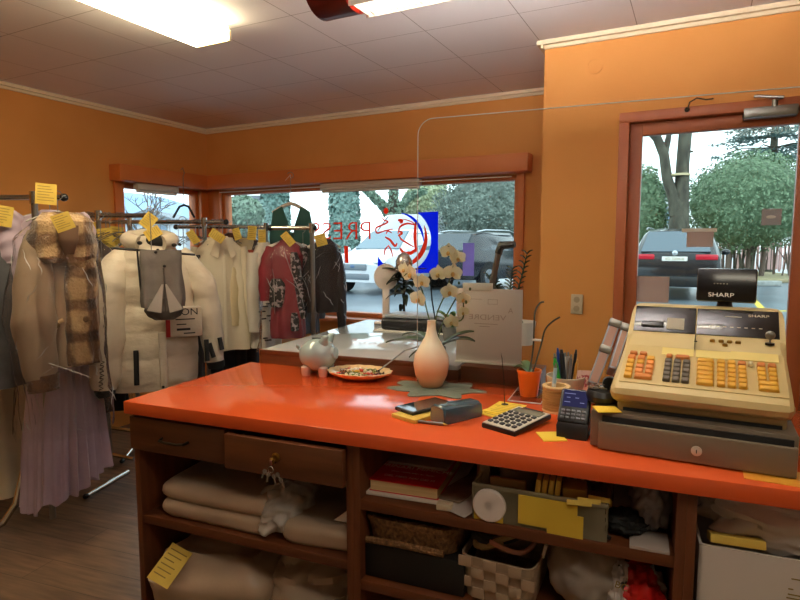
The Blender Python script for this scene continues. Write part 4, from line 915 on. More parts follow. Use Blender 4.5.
MB().tube([(0, 0, 0), (-.004, 0, .08), (-.012, 0, .155), (-.016, 0, .172)], [.0017, .0016, .0013, .0003], 8).build('spike', darkm, t); MB().lathe([(.012, 0), (.011, .0015), (.001, .0018)], 16).build('base', darkm, t)
t = thing('calculator', 'silver and black desk calculator on the orange counter', 'calculator', ct(1.297, .235), AC-R(25), None)
m_ = MB(); m_.at(rx=.07).box((0, 0, .013), (.118, .185, .016), .004).build('shell', blackp, t)
m_ = MB(); m_.at(rx=.07).box((0, 0, .0215), (.112, .178, .003), .001).build('face', mat('calc_face', '#cfcabc', rough=.4), t)
m_ = MB(); m_.at(rx=.07).box((0, .06, .0235), (.096, .036, .003), .001).build('display', mat('lcd_grey', '#76786a', rough=.15), t)
m_ = MB(); m_.at(rx=.07).box((0, .0835, .0235), (.07, .008, .002)).build('solar_cell', blackm, t)
ckm, ck2 = mat('calc_key_dark', '#2a2a2c', rough=.5), mat('calc_key_white', '#d8d4cc', rough=.5)
for r_ in range(5):
    for c_ in range(5):
        m_ = MB(); m_.at(rx=.07).box((-.042+.021*c_, .026-.024*r_, .0255), (.0135, .0135, .006), .0018, 1).build('key', ckm, t)
# orange flower pot with bare stems on an acrylic foot
t = thing('sneeze_guard', 'tall clear acrylic screen with rounded corner standing on the counter', 'screen', ct(.829, .655, .95), AC)
n = N('acrylic_polished_edge'); pe = n('ShaderNodeBsdfPrincipled', i_Roughness=.15); pe.inputs['Base Color'].default_value = (.95, .95, .92, 1); pe.inputs['Transmission Weight'].default_value = .3; n.l(pe.outputs[0], n.out.inputs[0]); edgem = n.m
Wg, Hg, rc = 1.55, 1.0, .06
outl = [(Wg, .004), (Wg, Hg)] + [(rc-rc*math.sin(R(a)), Hg-rc+rc*math.cos(R(a))) for a in range(0, 91, 10)] + [(0, .004)]
m_ = MB(); m_.prism(outl, -.002, .002); m_.build('panel', acryl, t, smooth=False)
m_ = MB(); m_.tube([(x, 0, z) for x, z in outl[1:]], .0019, 6); m_.build('polished_edge', edgem, t)
tag(MB().box2((-.055, -.17, 0), (.055, .03, .004), .001).build('foot_plate', clear('acrylic_foot', gloss=.08, fres=1.45), t, (.446, 0, 0)), None)
m_ = MB(); m_.tube([(-.055, -.17, .003), (.055, -.17, .003), (.055, .03, .003), (-.055, .03, .003), (-.055, -.17, .003)], .002, 6); m_.build('foot_edge', edgem, t, (.446, 0, 0))
t = thing('potted_orchid', 'small orange flower pot with two bare dark orchid stems', 'potted plant', ct(1.276, .575, .9545), AC)
potm = mat('orange_pot', '#df6a1c', rough=.35)
MB().lathe([(.001, 0), (.030, 0), (.0405, .082), (.043, .083), (.043, .092), (.037, .092), (.034, .075), (.001, .075)], 30).build('pot', potm, t)
MB().lathe([(.001, .0765), (.034, .0765), (.03, .079), (.001, .08)], 18).build('soil', mat('soil', '#2c2218', rough=.95), t)
VP = ct(1.276, .575, .9545)
st2 = mat('dry_stem', '#2c2a1c', rough=.7)
for pts in ([(0.0, 0, .075), lp(533, 350, .60), lp(534, 332, .60), lp(535, 312, .61), lp(540, 303, .62), lp(544, 302, .62)], [(.01, 0, .075), lp(541, 345, .60), lp(545, 330, .60), lp(552, 322, .60), lp(560, 317, .60)]):
    m_ = MB(); stem(m_, pts, .0032); m_.build('stem', st2, t)
blade(MB(), (-.005, -.005, .08), lp(514, 367, .57), .012, .016).build('leaf', lfm, t)
blade(MB(), (.005, -.005, .08), lp(521, 361, .62), .012, .018).build('leaf', lfm, t)
MB().box((lp(538, 339, .60).x, 0, lp(538, 339, .60).z), (.03, .006, .008), .002).build('clip', whitep, t)
# spool of twine with pen, cup of pens
twm = mat('jute_twine', '#c79a58', '#a87c40', scale=60, rough=.9, bump=1, bscale=120, stretch=(.2, .2, 3))
t = thing('twine_spool', 'spool of tan twine on the counter before the pen cup', 'twine spool', ct(1.385, .43), AC)
MB().lathe([(.042, 0), (.043, .004), (.04, .006), (.0395, .074), (.043, .076), (.0445, .081), (.043, .084), (.030, .084), (.030, 0)], 40).build('spool', mat('spool_card', '#d8b27a', rough=.7), t)
m_ = MB(); P_ = [(.0405*math.cos(k*.4), .0405*math.sin(k*.4), .008+.065*k/340) for k in range(340)]; m_.tube(P_, .0026, 5); m_.build('twine', twm, t)
t = thing('pen', 'pale blue and white pen standing in the twine spool', 'pen', ct(1.378, .43, .955), AC)
MB().at(rx=0, ry=.06).cyl((-.005, 0, 0), (-.005, 0, .085), .0065, 12).build('grip', whitep, t); MB().at(ry=.06).cyl((-.005, 0, .085), (-.005, 0, .135), .0062, 12).build('barrel', mat('pen_blue', '#a8c4d8', rough=.3), t); MB().at(ry=.06).cyl((-.005, 0, .135), (-.005, 0, .15), .005, 10, .002).build('cap', steel, t)
t = thing('pen_cup', 'wide cream bowl holding pens behind the twine spool', 'pen cup', ct(1.398, .58), AC)
MB().lathe([(.001, 0), (.038, 0), (.060, .05), (.064, .085), (.060, .085), (.055, .05), (.034, .006), (.001, .006)], 36).build('cup', mat('cream_cup', '#d8ccb0', rough=.4), t)
for i, (dx, dy, a, b, c_, nm) in enumerate(((-.04, -.01, -.12, 0, '#1a1a1c', 'black pen at the left edge of the pen cup'), (-.028, .015, -.1, .05, '#26408a', 'blue pen in the pen cup beside the black one'), (-.022, -.02, -.2, -.02, '#2f9a3a', 'bright green marker in the pen cup'), (-.004, .02, -.02, .05, '#c9c4ba', 'white pen at the back of the pen cup'), (.0, -.015, -.1, 0, '#1c1c20', 'thick black marker in the middle of the pen cup'), (.014, .01, .03, .05, '#8a6f52', 'brown pencil in the pen cup'), (.02, -.02, .05, 0, '#6d6a6a', 'grey pen in the pen cup'), (.03, .015, .1, 0, '#15151a', 'black pen at the right of the pen cup'), (.042, -.01, .12, 0, '#c8903a', 'ochre pen at the right edge of the pen cup'), (.008, .03, .0, .08, '#b8b4b0', 'silver topped pen at the back of the pen cup'))):
    pt_ = thing('pen', nm, 'pen', ct(1.398, .58, .972)+CE1*dx*.55+CE2*dy*.55, AC, None, (b*-1, a, AC)); L_ = .125+.018*math.sin(i*2.1); r_ = .0085 if 'marker' in nm else .0055
    cmn = mat('pen_colour_%s' % c_[1:], c_, rough=.35); MB().cyl((0, 0, 0), (0, 0, L_), r_, 10).build('barrel', cmn, pt_); MB().cyl((0, 0, L_), (0, 0, L_+.014), r_*.8, 10, r_*.5).build('cap', steel if i % 3 == 0 else cmn, pt_)
# card terminal
t = thing('card_terminal', 'black card payment terminal with lit screen beside the cash register', 'card terminal', ct(1.462, .215), AC-R(4))
m_ = MB(); m_.loft([[(x, y, z) for x, y in rr2] for z, rr2 in ((0, [(-.04, -.05), (.04, -.05), (.04, .06), (-.04, .06)]), (.035, [(-.042, -.048), (.042, -.048), (.042, .06), (-.042, .06)]), (.05, [(-.038, -.036), (.038, -.036), (.04, .058), (-.04, .058)]))]); m_.build('base', blackp, t)
m_ = MB(); m_.at((0, -.004, .078), rx=R(50)).box((0, 0, 0), (.084, .105, .024), .008).build('head', blackp, t)
m_ = MB(); m_.at((0, -.004, .078), rx=R(50)).box((0, .02, .0125), (.066, .05, .002), .0005).build('screen', glow('terminal_screen', '#4c4a78', .3), t)
m_ = MB(); m_.at((0, -.004, .078), rx=R(50)); 
for (x, y, w_) in ((-.015, .034, .03), (-.018, .022, .01), (.005, .022, .01), (.02, .008, .012), (-.02, .008, .016)): m_.box((x, y, .0138), (w_, .002, .0004))
m_.build('screen_text', glow('terminal_text', '#a8a8e0', .4), t)
kg = mat('terminal_key', '#55565a', rough=.5)
for r_ in range(3):
    for c_ in range(5): m_ = MB(); m_.at((0, -.004, .078), rx=R(50)).box((-.028+.014*c_, -.018-.0105*r_, .0135), (.010, .007, .004), .001, 1).build('key', kg, t)
# ---- tilted binders left of the till
bm1, bm2 = mat('binder_grey', '#9aa4b0', rough=.35), mat('binder_blue', '#b8c8dc', rough=.35)
VP = Vector((0, 0, 0))
def leaning(name, label, px0, px1, v0, v1, th, wd, mt, kids=()):
    a, b = px0, px1
    t = thing(name, label, 'folder', (0, 0, 0))
    r0, r1 = ray(*a), ray(*b); P0, P1 = ct(0, v0, 0), ct(0, v1, 0)
    A = CO+r0*((P0-CO).dot(CE2)/r0.dot(CE2)); B = CO+r1*((P1-CO).dot(CE2)/r1.dot(CE2)); t.location = A
    ax = (B-A); L_ = ax.length; ax.normalize(); nn = CE2.cross(ax).normalized(); yy = ax.cross(nn).normalized() if False else nn.cross(ax) * -1
    M_ = Matrix((nn, CE2 - ax*ax.dot(CE2), ax)).transposed(); t.rotation_euler = M_.to_euler()
    MB().box2((-th/2, -wd/2, 0), (th/2, wd/2, L_), .003).build('cover', mt, t)
    MB().box2((-th/2+.004, -wd/2-.001, .006), (th/2-.004, wd/2-.004, L_-.004)).build('pages', mat('binder_pages', '#b49080', rough=.7) if 'binder_pages' not in bpy.data.materials else bpy.data.materials['binder_pages'], t)
    for k in kids: MB().box2((-th/2-.003, -wd/2-.004, L_*k-.012), (th/2+.003, -wd/2+.02, L_*k+.012), .003).build('clip', steel, t)
    return t
leaning('ring_binder', 'grey ring binder leaning by the till, lower one of two', (592, 385), (614, 325), .44, .50, .030, .15, bm1, (.55, .97))
leaning('ring_binder', 'pale blue folder leaning against the till side above the binder', (611, 372), (624, 331), .42, .47, .022, .14, bm2, (.97,))
flm = mat('floral_card', '#d8b0a0', '#9a2f3a', scale=60, rough=.6, contrast=(.55, .62))
tag(MB().at(rx=-.3).box2((-.035, -.002, 0), (.035, .002, .11), .001).build('floral_card', flm, None, ct(1.475, .56), AC+.2), 'card with red floral print standing behind the card terminal', 'card')
t = thing('tape_dispenser', 'black tape dispenser on the till drawer corner', 'tape dispenser', ct(1.535, .22, 1.0505), AC)
MB().at(sc=(1, 1.2, 1)).lathe([(.02, 0), (.042, .004), (.046, .02), (.040, .034), (.001, .036)], 28).build('body', blackp, t); MB().lathe([(.018, -.01), (.02, 0), (.018, .01), (.01, .01), (.01, -.01)], 20, (.016, .0, .052), 'y').build('roll', blackp, t); MB().box((-.015, .0, .037), (.05, .03, .004), .001).build('cutter', steel, t)
for i in range(6): 
    rn = random.Random(i); tag(MB().tube([(.014*math.cos(a*PI/5)+.0, .010*math.sin(a*PI/5), .0015) for a in range(10)], .0011, 5).build('paper_clip', chrome, None, ct(1.525+.009*(i % 3)-.012, .205+.012*(i//3), 1.0875+.0022*i), i*.9), 'silver paper clip in the heap on the tape dispenser', 'paper clip', 'paper clips on the tape dispenser')
# ================================================================== CASH REGISTER
RA = AC-R(6.0)
t = thing('cash_register', 'old cream cash register with yellow keys and grey cash drawer on the counter', 'cash register', ct(1.508, .112), RA)
beige = mat('till_cream', '#d8c48e', '#d2bd86', scale=4, rough=.4); greyd = mat('till_drawer_grey', '#6c6152', rough=.45, metal=.15); greyd2 = mat('till_drawer_front', '#766a58', rough=.4, metal=.15)
RW = .455
MB().box2((0, .012, .004), (RW, .42, .099), .004).build('drawer_case', greyd, t)
d = MB().box2((.022, -.004, .004), (RW-.002, .014, .074), .003).build('drawer', greyd2, t)
MB().box2((.03, .006, .074), (RW-.01, .016, .089)).build('drawer_gap', blackm, d)
MB().lathe([(.012, 0), (.012, -.004), (.008, -.006), (.001, -.006)], 22, (.25, -.004, .036), 'y').build('lock', mat('lock_ring', '#c4bcac', rough=.4, metal=.3), d)
MB().box((.25, -.0105, .036), (.002, .001, .009)).build('keyhole', blackm, d)
# body: stepped profile lofted across the width with rounded ends
prof = [(.06, .118), (.022, .135), (.012, .150), (.014, .166), (.026, .176), (.20, .248), (.215, .254), (.272, .278), (.345, .347), (.362, .354), (.41, .350), (.425, .30), (.425, .118)]
m_ = MB(); rings = []
bx0, bx1 = .043, RW-.008
for x, k in ((bx0, .0), (bx0+.004, .6), (bx0+.014, .93), (bx0+.03, 1), (bx1-.03, 1), (bx1-.014, .93), (bx1-.004, .6), (bx1, 0)):
    ring = []
    for y, z in prof:
        ins = .022*(1-k); cy, cz = .24, .2
        tp = .035*max(0, (y-.05))/.37 if x < .2 else -.004*max(0, (y-.05))/.37
        yy = y+(ins if y < .24 else -ins); zz = z-(ins if z > .16 else -ins*.4)
        ring.append((x+tp*.6, yy, zz))
    rings.append(ring)
m_.loft(rings); m_.build('housing', beige, t, ang=28)
MB().box2((.06, .05, .098), (RW-.02, .41, .125), .006).build('neck', mat('till_neck', '#b39d70', rough=.5), t)
MB().box2((.075, .045, .1), (RW-.03, .055, .108)).build('slot', blackm, t)
sl = math.atan2(.248-.176, .20-.026)
def deck(y): return .176+(y-.026)*math.tan(sl)
kbp = MB(); kbp.at((0, .03, deck(.03)+.0006), rx=sl); kbp.box2((.064, 0, 0), (.434, .184, .0025), .001); kbp.build('key_deck', mat('till_deck', '#cdb77e', rough=.5), t)
def kmat(n_, c): return mat(n_, c, rough=.4)
ky, ko, kd, kw, kr = kmat('key_yellow', '#dca634'), kmat('key_orange', '#dd8a3e'), kmat('key_dark', '#5b5244'), kmat('key_pale', '#d9cfa8'), kmat('key_red', '#c07636')
def key(x, y, w_, h_, mt, hh=.011, dd=None):
    y, h_ = y*1.15-.001, h_*1.15
    m_ = MB(); m_.at((0, .03, deck(.03)+.002), rx=sl); m_.box((x+w_/2, y+h_/2, hh/2+.001), (w_-.0022, h_-.0022, hh), .0022, 1, .86); m_.build('key', mt, t)
# left block, number block, department keys, right column pair
for r_ in range(5):
    key(.072, .012+.0185*r_, .0225, .0185, ky if r_ < 4 else ko); 
    if r_ in (1, 2, 3): key(.0965, .012+.0185*r_, .0225, .0185, ko if r_ < 3 else ky); key(.1205, .012+.0185*r_, .0225, .0185, ko)
key(.0965, .012, .0465, .0185, ko); key(.0965, .086, .0225, .0185, ko); key(.1205, .086, .0225, .0185, ky); key(.075, .108, .0225, .013, kr); key(.0995, .108, .0225, .013, kr)
for r_ in range(5):
    for c_ in range(3): key(.164+.0215*c_, .012+.018*r_, .0205, .018, kd)
key(.166, .106, .018, .014, kr); key(.188, .106, .038, .014, kr)
for r_ in range(6): key(.24, .012+.017*r_, .042, .017, ky)
for c_ in range(3):
    for r_ in range(6): key(.285+.023*c_, .012+.017*r_, .0215, .017, ky if not (c_ == 2 and r_ == 5) else kr)
for r_ in range(6):
    if r_ < 2: key(.372, .012+.017*r_, .045, .017, ky)
    else:
        for c_ in range(2): key(.372+.023*c_, .012+.017*r_, .0215, .017, ky if r_ < 5 else kr)
key(.355, .1, .013, .016, kw)
for x0, x1 in ((.155, .232), (.237, .325), (.318, .422)):
    m_ = MB(); m_.at((0, .03, deck(.03)+.0045), rx=sl); m_.box2((x0, .140+(.002 if x0 > .3 else 0), 0), (x1, .176+(.004 if x0 > .3 else 0), .001+(.001 if x0 > .3 else 0))); m_.build('yellow_note', mat('pale_note', '#ecd788', rough=.8) if x0 < .16 else bpy.data.materials['pale_note'], t)
# dark printer window with receipt slot
sl2 = math.atan2(.347-.278, .345-.272)
def face(mb, x0, x1, y0, y1, z0, z1, bev=0): mb.at((0, .272, .278), rx=sl2).box2((x0, y0, z0), (x1, y1, z1), bev); return mb
face(MB(), .07, .232, .003, .098, -.001, .003, .001).build('display_window', mat('till_window', '#17130d', rough=.12, spec=.7), t)
face(MB(), .2345, .432, .003, .098, -.001, .003, .001).build('display_window', mat('till_window_right', '#17130d', rough=.12, spec=.7), t)
face(MB(), .09, .150, .018, .036, .002, .010, .003).build('receipt_cutter', blackp, t)
face(MB(), .158, .203, .014, .055, .003, .0045).build('receipt', mat('receipt_film', '#8f866c', rough=.3), t)
def ftext(s_, x, y, size, mt, nm='lettering', sx=1.0):
    o_ = text(nm, s_, size, mt, t, (0, 0, 0), (sl2, 0, 0), .0003, sx=sx); q = Matrix.Translation((0, .272, .278)) @ Euler((sl2, 0, 0)).to_matrix().to_4x4() @ Vector((x, y, .0035)); o_.location = q
lett = mat('pale_lettering', '#d8d0b8', rough=.5)
ftext('SHARP', .385, .078, .0125, lett, sx=1.35)
m_ = MB(); m_.at((0, .272, .278), rx=sl2)
for i in range(8): m_.box((.27+i*.017, .034, .0034), (.008, .0025, .0004))
m_.box((.325, .072, .0034), (.04, .002, .0004)); m_.build('markings', lett, t)
d2 = lambda x, y: (x, y, .254+(y-.215)*math.tan(math.atan2(.278-.254, .272-.215)))
for x in (.275, .296, .316, .336): MB().lathe([(.0065, 0), (.0065, .006), (.004, .008), (.001, .008)], 14, d2(x, .245)).build('button', brass, t)
MB().lathe([(.0065, 0), (.0065, .006), (.004, .008), (.001, .008)], 14, d2(.305, .228)).build('button', brass, t)
q = d2(.408, .248); m_ = MB(); m_.lathe([(.011, 0), (.011, .006), (.001, .006)], 18, q); m_.build('key_lock', darkm, t)
m_ = MB(); m_.box((q[0], q[1], q[2]+.012), (.004, .005, .014)).ball((q[0], q[1], q[2]+.026), (.012, .005, .012), 14, 8); m_.build('mode_key', steel, t)
MB().lathe([(.004, 0), (.004, .002), (.001, .002)], 10, d2(.235, .24)).build('pin', darkm, t)
MB().box2((.2328, .19, .2505), (.2341, .275, .2815)).build('seam', darkm, t)
# customer display on the back
m_ = MB(); m_.lathe([(.02, 0), (.022, .0), (.018, .02), (.001, .02)], 18, (.303, .385, .348)); m_.build('display_stem', blackp, t)
d = MB().at((.305, .37, .414), rx=R(-14), rz=R(-3)).box((0, 0, 0), (.15, .03, .096), .006).build('customer_display', mat('display_black', '#0a0a0b', rough=.18, spec=.6), t)
M_ = Matrix.Translation((.305, .37, .414)) @ Euler((R(-14), 0, R(-3))).to_matrix().to_4x4()
o_ = text('lettering', 'SHARP', .017, paperw, d, M_ @ Vector((-.012, -.0156, -.031)), (PI/2+R(-14), 0, R(-3)), .0003, sx=1.3)
m_ = MB(); m_.at((.305, .37, .414), rx=R(-14), rz=R(-3))
for i in range(5): m_.box((-.03+i*.008, -.0155, .002), (.0028, .0006, .0022))
m_.build('display_dot', lett, d)
slip('yellow slip tucked under the left front corner of the till housing', 1.548, .135, 1.0505, .06, .055, R(20), 1, 0)
t = thing('yellow_ticket', 'yellow notice under the right front corner of the till drawer', 'slip', ct(1.93, .075, .95), AC-.1)
MB().box((0, 0, .0008), (.15, .10, .0014)).build('slip', mat('notice_ochre', '#d98a28', '#e0a030', scale=20, rough=.6), t)
m_ = MB(); crumple(m_, (0, 0, .022), (.03, .03, .02), 77, .3); tag(m_.build('foil_wrap', mat('crumpled_foil', '#c8c4bc', rough=.25, metal=.9), None, ct(2.025, .2, .95), AC), 'crumpled silver foil at the right side of the till', 'foil')
# ================================================================== DISPLAY LEDGE BEHIND THE COUNTER
LZ = 1.008
t = thing('display_ledge', 'glossy grey topped wooden display ledge behind the counter', 'ledge', ct(.045, .722, 0), AC)
ltop = mat('ledge_gloss', '#b7bcc0', '#aab0b5', scale=1.5, rough=.08, spec=.8)
MB().box2((0, 0, LZ-.02), (.93, 1.15, LZ), .003).build('top', ltop, t)
MB().box2((0, 0, .85), (.93, .02, LZ-.021), .002).build('front_rail', cabw, t)
for x in (.0, .89): MB().box2((x, .02, 0), (x+.04, 1.1, LZ-.021)).build('side_panel', cabv, t)
m_ = MB(); m_.box2((0, -.001, LZ-.021), (.86, .012, LZ+.001), .001); m_.build('trim_strip', cabw, t)
VP = ct(0, 0, 0)
def lq(x, y, v): q = lp(x, y, v); return ct(q.x, q.y, q.z)
# black padded case on the ledge
a, b = lq(380, 331, 1.47), lq(459, 335, 1.47)
t = thing('padded_case', 'long black padded case with grey top on the ledge behind the orchid', 'case', Vector((a.x, a.y, LZ)), AC)
MB().box2((0, 0, .003), (.43, .2, .07), .02, 3).build('body', mat('case_black', '#17181b', rough=.55), t); MB().box2((.02, .01, .072), (.42, .19, .09), .008).build('grey_top', mat('case_top', '#9aa0a6', rough=.4), t)
MB().box2((-.03, -.03, .0), (.5, .23, .0028), .001).build('mat', paperw, t)
t = thing('paddle_stand', 'white paddle shaped stand behind the black padded case', 'stand', Vector((lq(386, 310, 1.75).x, lq(386, 310, 1.75).y, LZ)), AC)
padm = mat('stand_white', '#d8cdc6', rough=.5); zt_ = lq(386, 272, 1.75).z-LZ
m_ = MB(); m_.box2((-.022, -.008, .01), (.022, .008, zt_-.03), .004); m_.build('post', padm, t); m_ = MB(); m_.lathe([(.075, -.008), (.08, 0), (.075, .008), (.001, .008)], 28, (0, 0, zt_-.03), 'y'); m_.build('paddle', padm, t); MB().box((0, 0, .006), (.12, .1, .012), .003).build('base', padm, t)
# dark leafy plant in a silver holder
pl = lq(404, 330, 1.72); t = thing('dark_plant', 'dark leaved plant hanging from a silver holder behind the orchid', 'plant', Vector((pl.x, pl.y, LZ)), AC)
zh = lq(402, 268, 1.72).z-LZ; silm = mat('silver_holder', '#b9b4ae', rough=.25, metal=.8); dlm = mat('dark_leaf', '#1f2a20', '#2c3a2a', scale=6, rough=.5)
MB().cyl((0, 0, 0), (0, 0, zh-.03), .008, 8).build('pole', darkm, t); MB().lathe([(.05, 0), (.045, .01), (.01, .014)], 20).build('base', darkm, t)
m_ = MB(); m_.lathe([(.01, -.03), (.048, -.02), (.05, .04), (.035, .075), (.012, .09), (.001, .092)], 20, (0, 0, zh)); m_.build('holder', silm, t)
rn = random.Random(8)
for i in range(24):
    a = rn.uniform(0, 6.28); z0 = zh-.01-.22*(i/24)*rn.uniform(.6, 1.1); L_ = rn.uniform(.06, .12)
    blade(MB(), (0, 0, z0), (math.cos(a)*L_, math.sin(a)*L_*.6, z0-rn.uniform(.0, .06)), .02, rn.uniform(.018, .03), 8).build('leaf', dlm, t)
for a in (.2, 2.9, 3.4, -.3): blade(MB(), (0, 0, zh-.03), (math.cos(a)*.14, math.sin(a)*.05, zh+.0), .01, .012, 8).build('leaf', dlm, t)
# second green plant behind the orchid
pl = lq(452, 318, 1.3); t = thing('green_plant', 'green leaved pot plant between the padded case and the sale board', 'pot plant', Vector((pl.x, pl.y, LZ)), AC)
MB().lathe([(.001, 0), (.04, 0), (.05, .07), (.046, .07), (.04, .06), (.001, .06)], 22).build('pot', mat('plant_pot_grey', '#6d6a66', rough=.5), t)
for i in range(12): a = i*.55; blade(MB(), (0, 0, .06), (math.cos(a)*.09, math.sin(a)*.06, .13+.02*math.sin(i*3)), .02, .014, 8).build('leaf', mat('mid_green_leaf', '#4f6e38', rough=.4) if i == 0 else bpy.data.materials['mid_green_leaf'], t)
# sale board seen from behind
bt0, bt1 = lq(456, 376, .80), lq(521, 378, .80); zt_ = (lq(459, 288, .80).z)
tag(MB().box2((0, 0, 0), (.31, .14, LZ), .003).build('stand', cabw, None, ct(.985, .725, 0), AC), 'narrow dark wood stand behind the counter under the sale board', 'stand')
t = thing('sale_board', 'white sale notice board with see through lettering, seen from behind', 'sign', Vector((bt0.x, bt0.y, LZ)), math.atan2(bt1.y-bt0.y, bt1.x-bt0.x)); W_ = (bt1-bt0).length; Hh = zt_-LZ
MB().box2((0, -.003, .004), (W_, .003, Hh), .001).build('board', mat('board_white', '#ddd2cc', rough=.6), t)
grl = mat('show_through_ink', '#b7a59c', rough=.8)
text('lettering', 'VENDRE', .030, grl, t, (W_*.48, -.0035, Hh*.62), (PI/2, 0, 0), sx=-1.35); text('lettering', 'A', .030, grl, t, (W_*.83, -.0035, Hh*.72), (PI/2, 0, 0), sx=-1)
m_ = MB(); m_.box((W_*.46, -.0034, Hh*.535), (W_*.36, .0006, .003)).box((W_*.44, -.0034, Hh*.50), (W_*.16, .0006, .003))
for (x, z, w_, h_) in ((.56, .8, .035, .002), (.56, .86, .035, .002)): m_.box((W_*x, -.0034, Hh*z), (w_, .0006, h_))
for x in (.56-.07, .56+.07): m_.box((W_*x, -.0034, Hh*.83), (.002, .0006, .022))
m_.box((W_*.2, -.0034, Hh*.86), (W_*.4, .0006, .002)); m_.build('house_mark', grl, t)
m_ = MB(); m_.box2((-.002, -.012, 0), (W_+.002, .03, .006), .001); m_.build('foot', whitep, t)
m_ = MB(); m_.box2((W_*.1, -.006, Hh-.008), (W_*.55, .008, Hh+.022), .001); m_.build('clip_strip', whitep, t)
# trolley handle, zz plant, white bin to the right
a, b = lq(486, 312, 1.22), lq(500, 246, 1.22)
t = thing('trolley_handle', 'grey metal pull handle with black grip rising behind the sale board', 'trolley handle', Vector((a.x, a.y, LZ)), AC)
bb = b-Vector((a.x, a.y, LZ)); bx, bz = bb.dot(CE1), bb.z
MB().tube([(-.03, 0, 0), (bx, 0, bz)], .014, 4).build('arm', steel, t)
MB().tube([(bx-.008, 0, bz-.035), (bx+.004, 0, bz+.002), (bx+.07, -.01, bz+.008)], [.02, .021, .015], 8).build('grip', blackp, t); MB().box((-.03, 0, .006), (.1, .1, .012), .004).build('base', blackp, t)
pl = lq(522, 330, 1.3); t = thing('zz_plant', 'upright fleshy leaved plant behind the right end of the sale board', 'pot plant', Vector((pl.x, pl.y, .98)), AC)
VP = Vector(t.location)
MB().lathe([(.001, .03), (.05, .03), (.065, .14), (.06, .14), (.05, .05), (.001, .05)], 24).build('pot', whitep, t)
zzm = mat('zz_leaf', '#22351f', '#31482b', scale=10, rough=.3)
for (x, y, bx_, by_) in ((527, 254, 515, 300), (512, 270, 508, 300), (489, 277, 505, 300), (497, 288, 505, 302)):
    A, B = lp(bx_, by_, 1.3), lp(x, y, 1.28); m_ = MB(); m_.tube([(0, 0, .13), A, A.lerp(B, .5)+Vector((.004, 0, .004)), B], [.006, .005, .004, .002], 6); m_.build('stem', zzm, t); m_ = MB()
    for k in range(9):
        u = .1+.9*k/8; c_ = A.lerp(B, u)
        for s in (-1, 1): q = c_+Vector((s*.028, -.01*s, .02)); blade(m_, c_, q, .004, .0085, 6)
    m_.build('leaf', zzm, t)
pl = lq(531, 362, 1.12); t = thing('white_bin', 'white pail with wire handle behind the orange flower pot', 'pail', Vector((pl.x, pl.y, lq(531, 366, 1.12).z)), AC)
struct_z = t.location.z
MB().lathe([(.001, 0), (.05, 0), (.058, .13), (.061, .135), (.055, .135), (.05, .1), (.001, .1)], 28).build('pail', mat('pail_white', '#c9c2bd', rough=.4), t)
MB().tube([(-.055, 0, .125), (-.05, 0, .19), (0, 0, .21), (.05, 0, .19), (.055, 0, .125)], .005, 8).build('handle', steel, t)
MB().ball((0, 0, .12), (.045, .045, .05), 14, 8).build('contents', mat('pail_brush', '#8a6a42', '#3a3026', scale=30, rough=.9), t)
tag(MB().box2((-.09, -.14, 0), (.14, .2, struct_z), .004).build('side_table', cabw, None, Vector((pl.x, pl.y, 0)), AC), 'small dark wood stand behind the counter under the white pail', 'stand')
# ================================================================== CLOTHES RACKS
def base2(p): return Vector((p.x, p.y, 0))
UR = Vector((cR.x, cR.y, 0)); URA = math.atan2(UR.y, UR.x)
def rack(label, px0, px1, py, d, posts, feet=True, caps=True, low=(.12,), footdir=1.0, tilt=0):
    A = pix(px0, py, d); B = pix(px1, py+tilt, d); L_ = (B-A).length; z = A.z
    t = thing('clothes_rack', label, 'clothes rack', base2(A), URA)
    MB().tube([(0, 0, z), (L_, 0, z)], .014, 12).build('rail', chrome, t)
    if caps:
        for x in (0, L_): MB().ball((x, 0, z), (.02, .02, .02), 12, 8).build('end_cap', blackp, t)
    for p in posts:
        x = (pix(p, py, d)-A).dot(UR)
        MB().tube([(x, 0, .06), (x, 0, z+.02)], .015, 12).build('post', steel, t)
        MB().cyl((x, 0, z-.03), (x, 0, z+.03), .021, 12).build('collar', chrome, t)
        if feet:
            m_ = MB(); m_.tube([(x, -.27, .016), (x, -.22, .022), (x, -.05, .06), (x, .05, .06), (x, .22, .022), (x, .27, .016)], .014, 10); m_.build('foot', chrome, t)
            for y in (-.27, .27): MB().ball((x, y, .016), (.017, .02, .015), 10, 6).build('foot_cap', blackp, t)
    if len(posts) > 1:
        x0, x1 = [(pix(p, py, d)-A).dot(UR) for p in (posts[0], posts[-1])]
        for h in low: MB().tube([(x0, 0, h), (x1, 0, h)], .012, 10).build('cross_bar', chrome, t)
    return t, z
r1, z1 = rack('chrome clothes rack end with black cap at the left, holding the plaid jacket', -150, 64, 197.5, 2.86, (34,), False, low=())
r2, z2 = rack('chrome clothes rack behind the white padded jacket', 78, 150, 215.5, 3.55, (98,), False)
r3, z3 = rack('chrome clothes rack holding the cream shirts', 92, 226, 222, 4.05, (130, 204), low=(.12, .35))
r4, z4 = rack('chrome clothes rack of the red patterned dress, before the wide window', 176, 283, 227, 4.35, (266,))
r5, z5 = rack('chrome clothes rack end by the window, holding the black jacket', 270, 314, 228, 3.70, (312,))
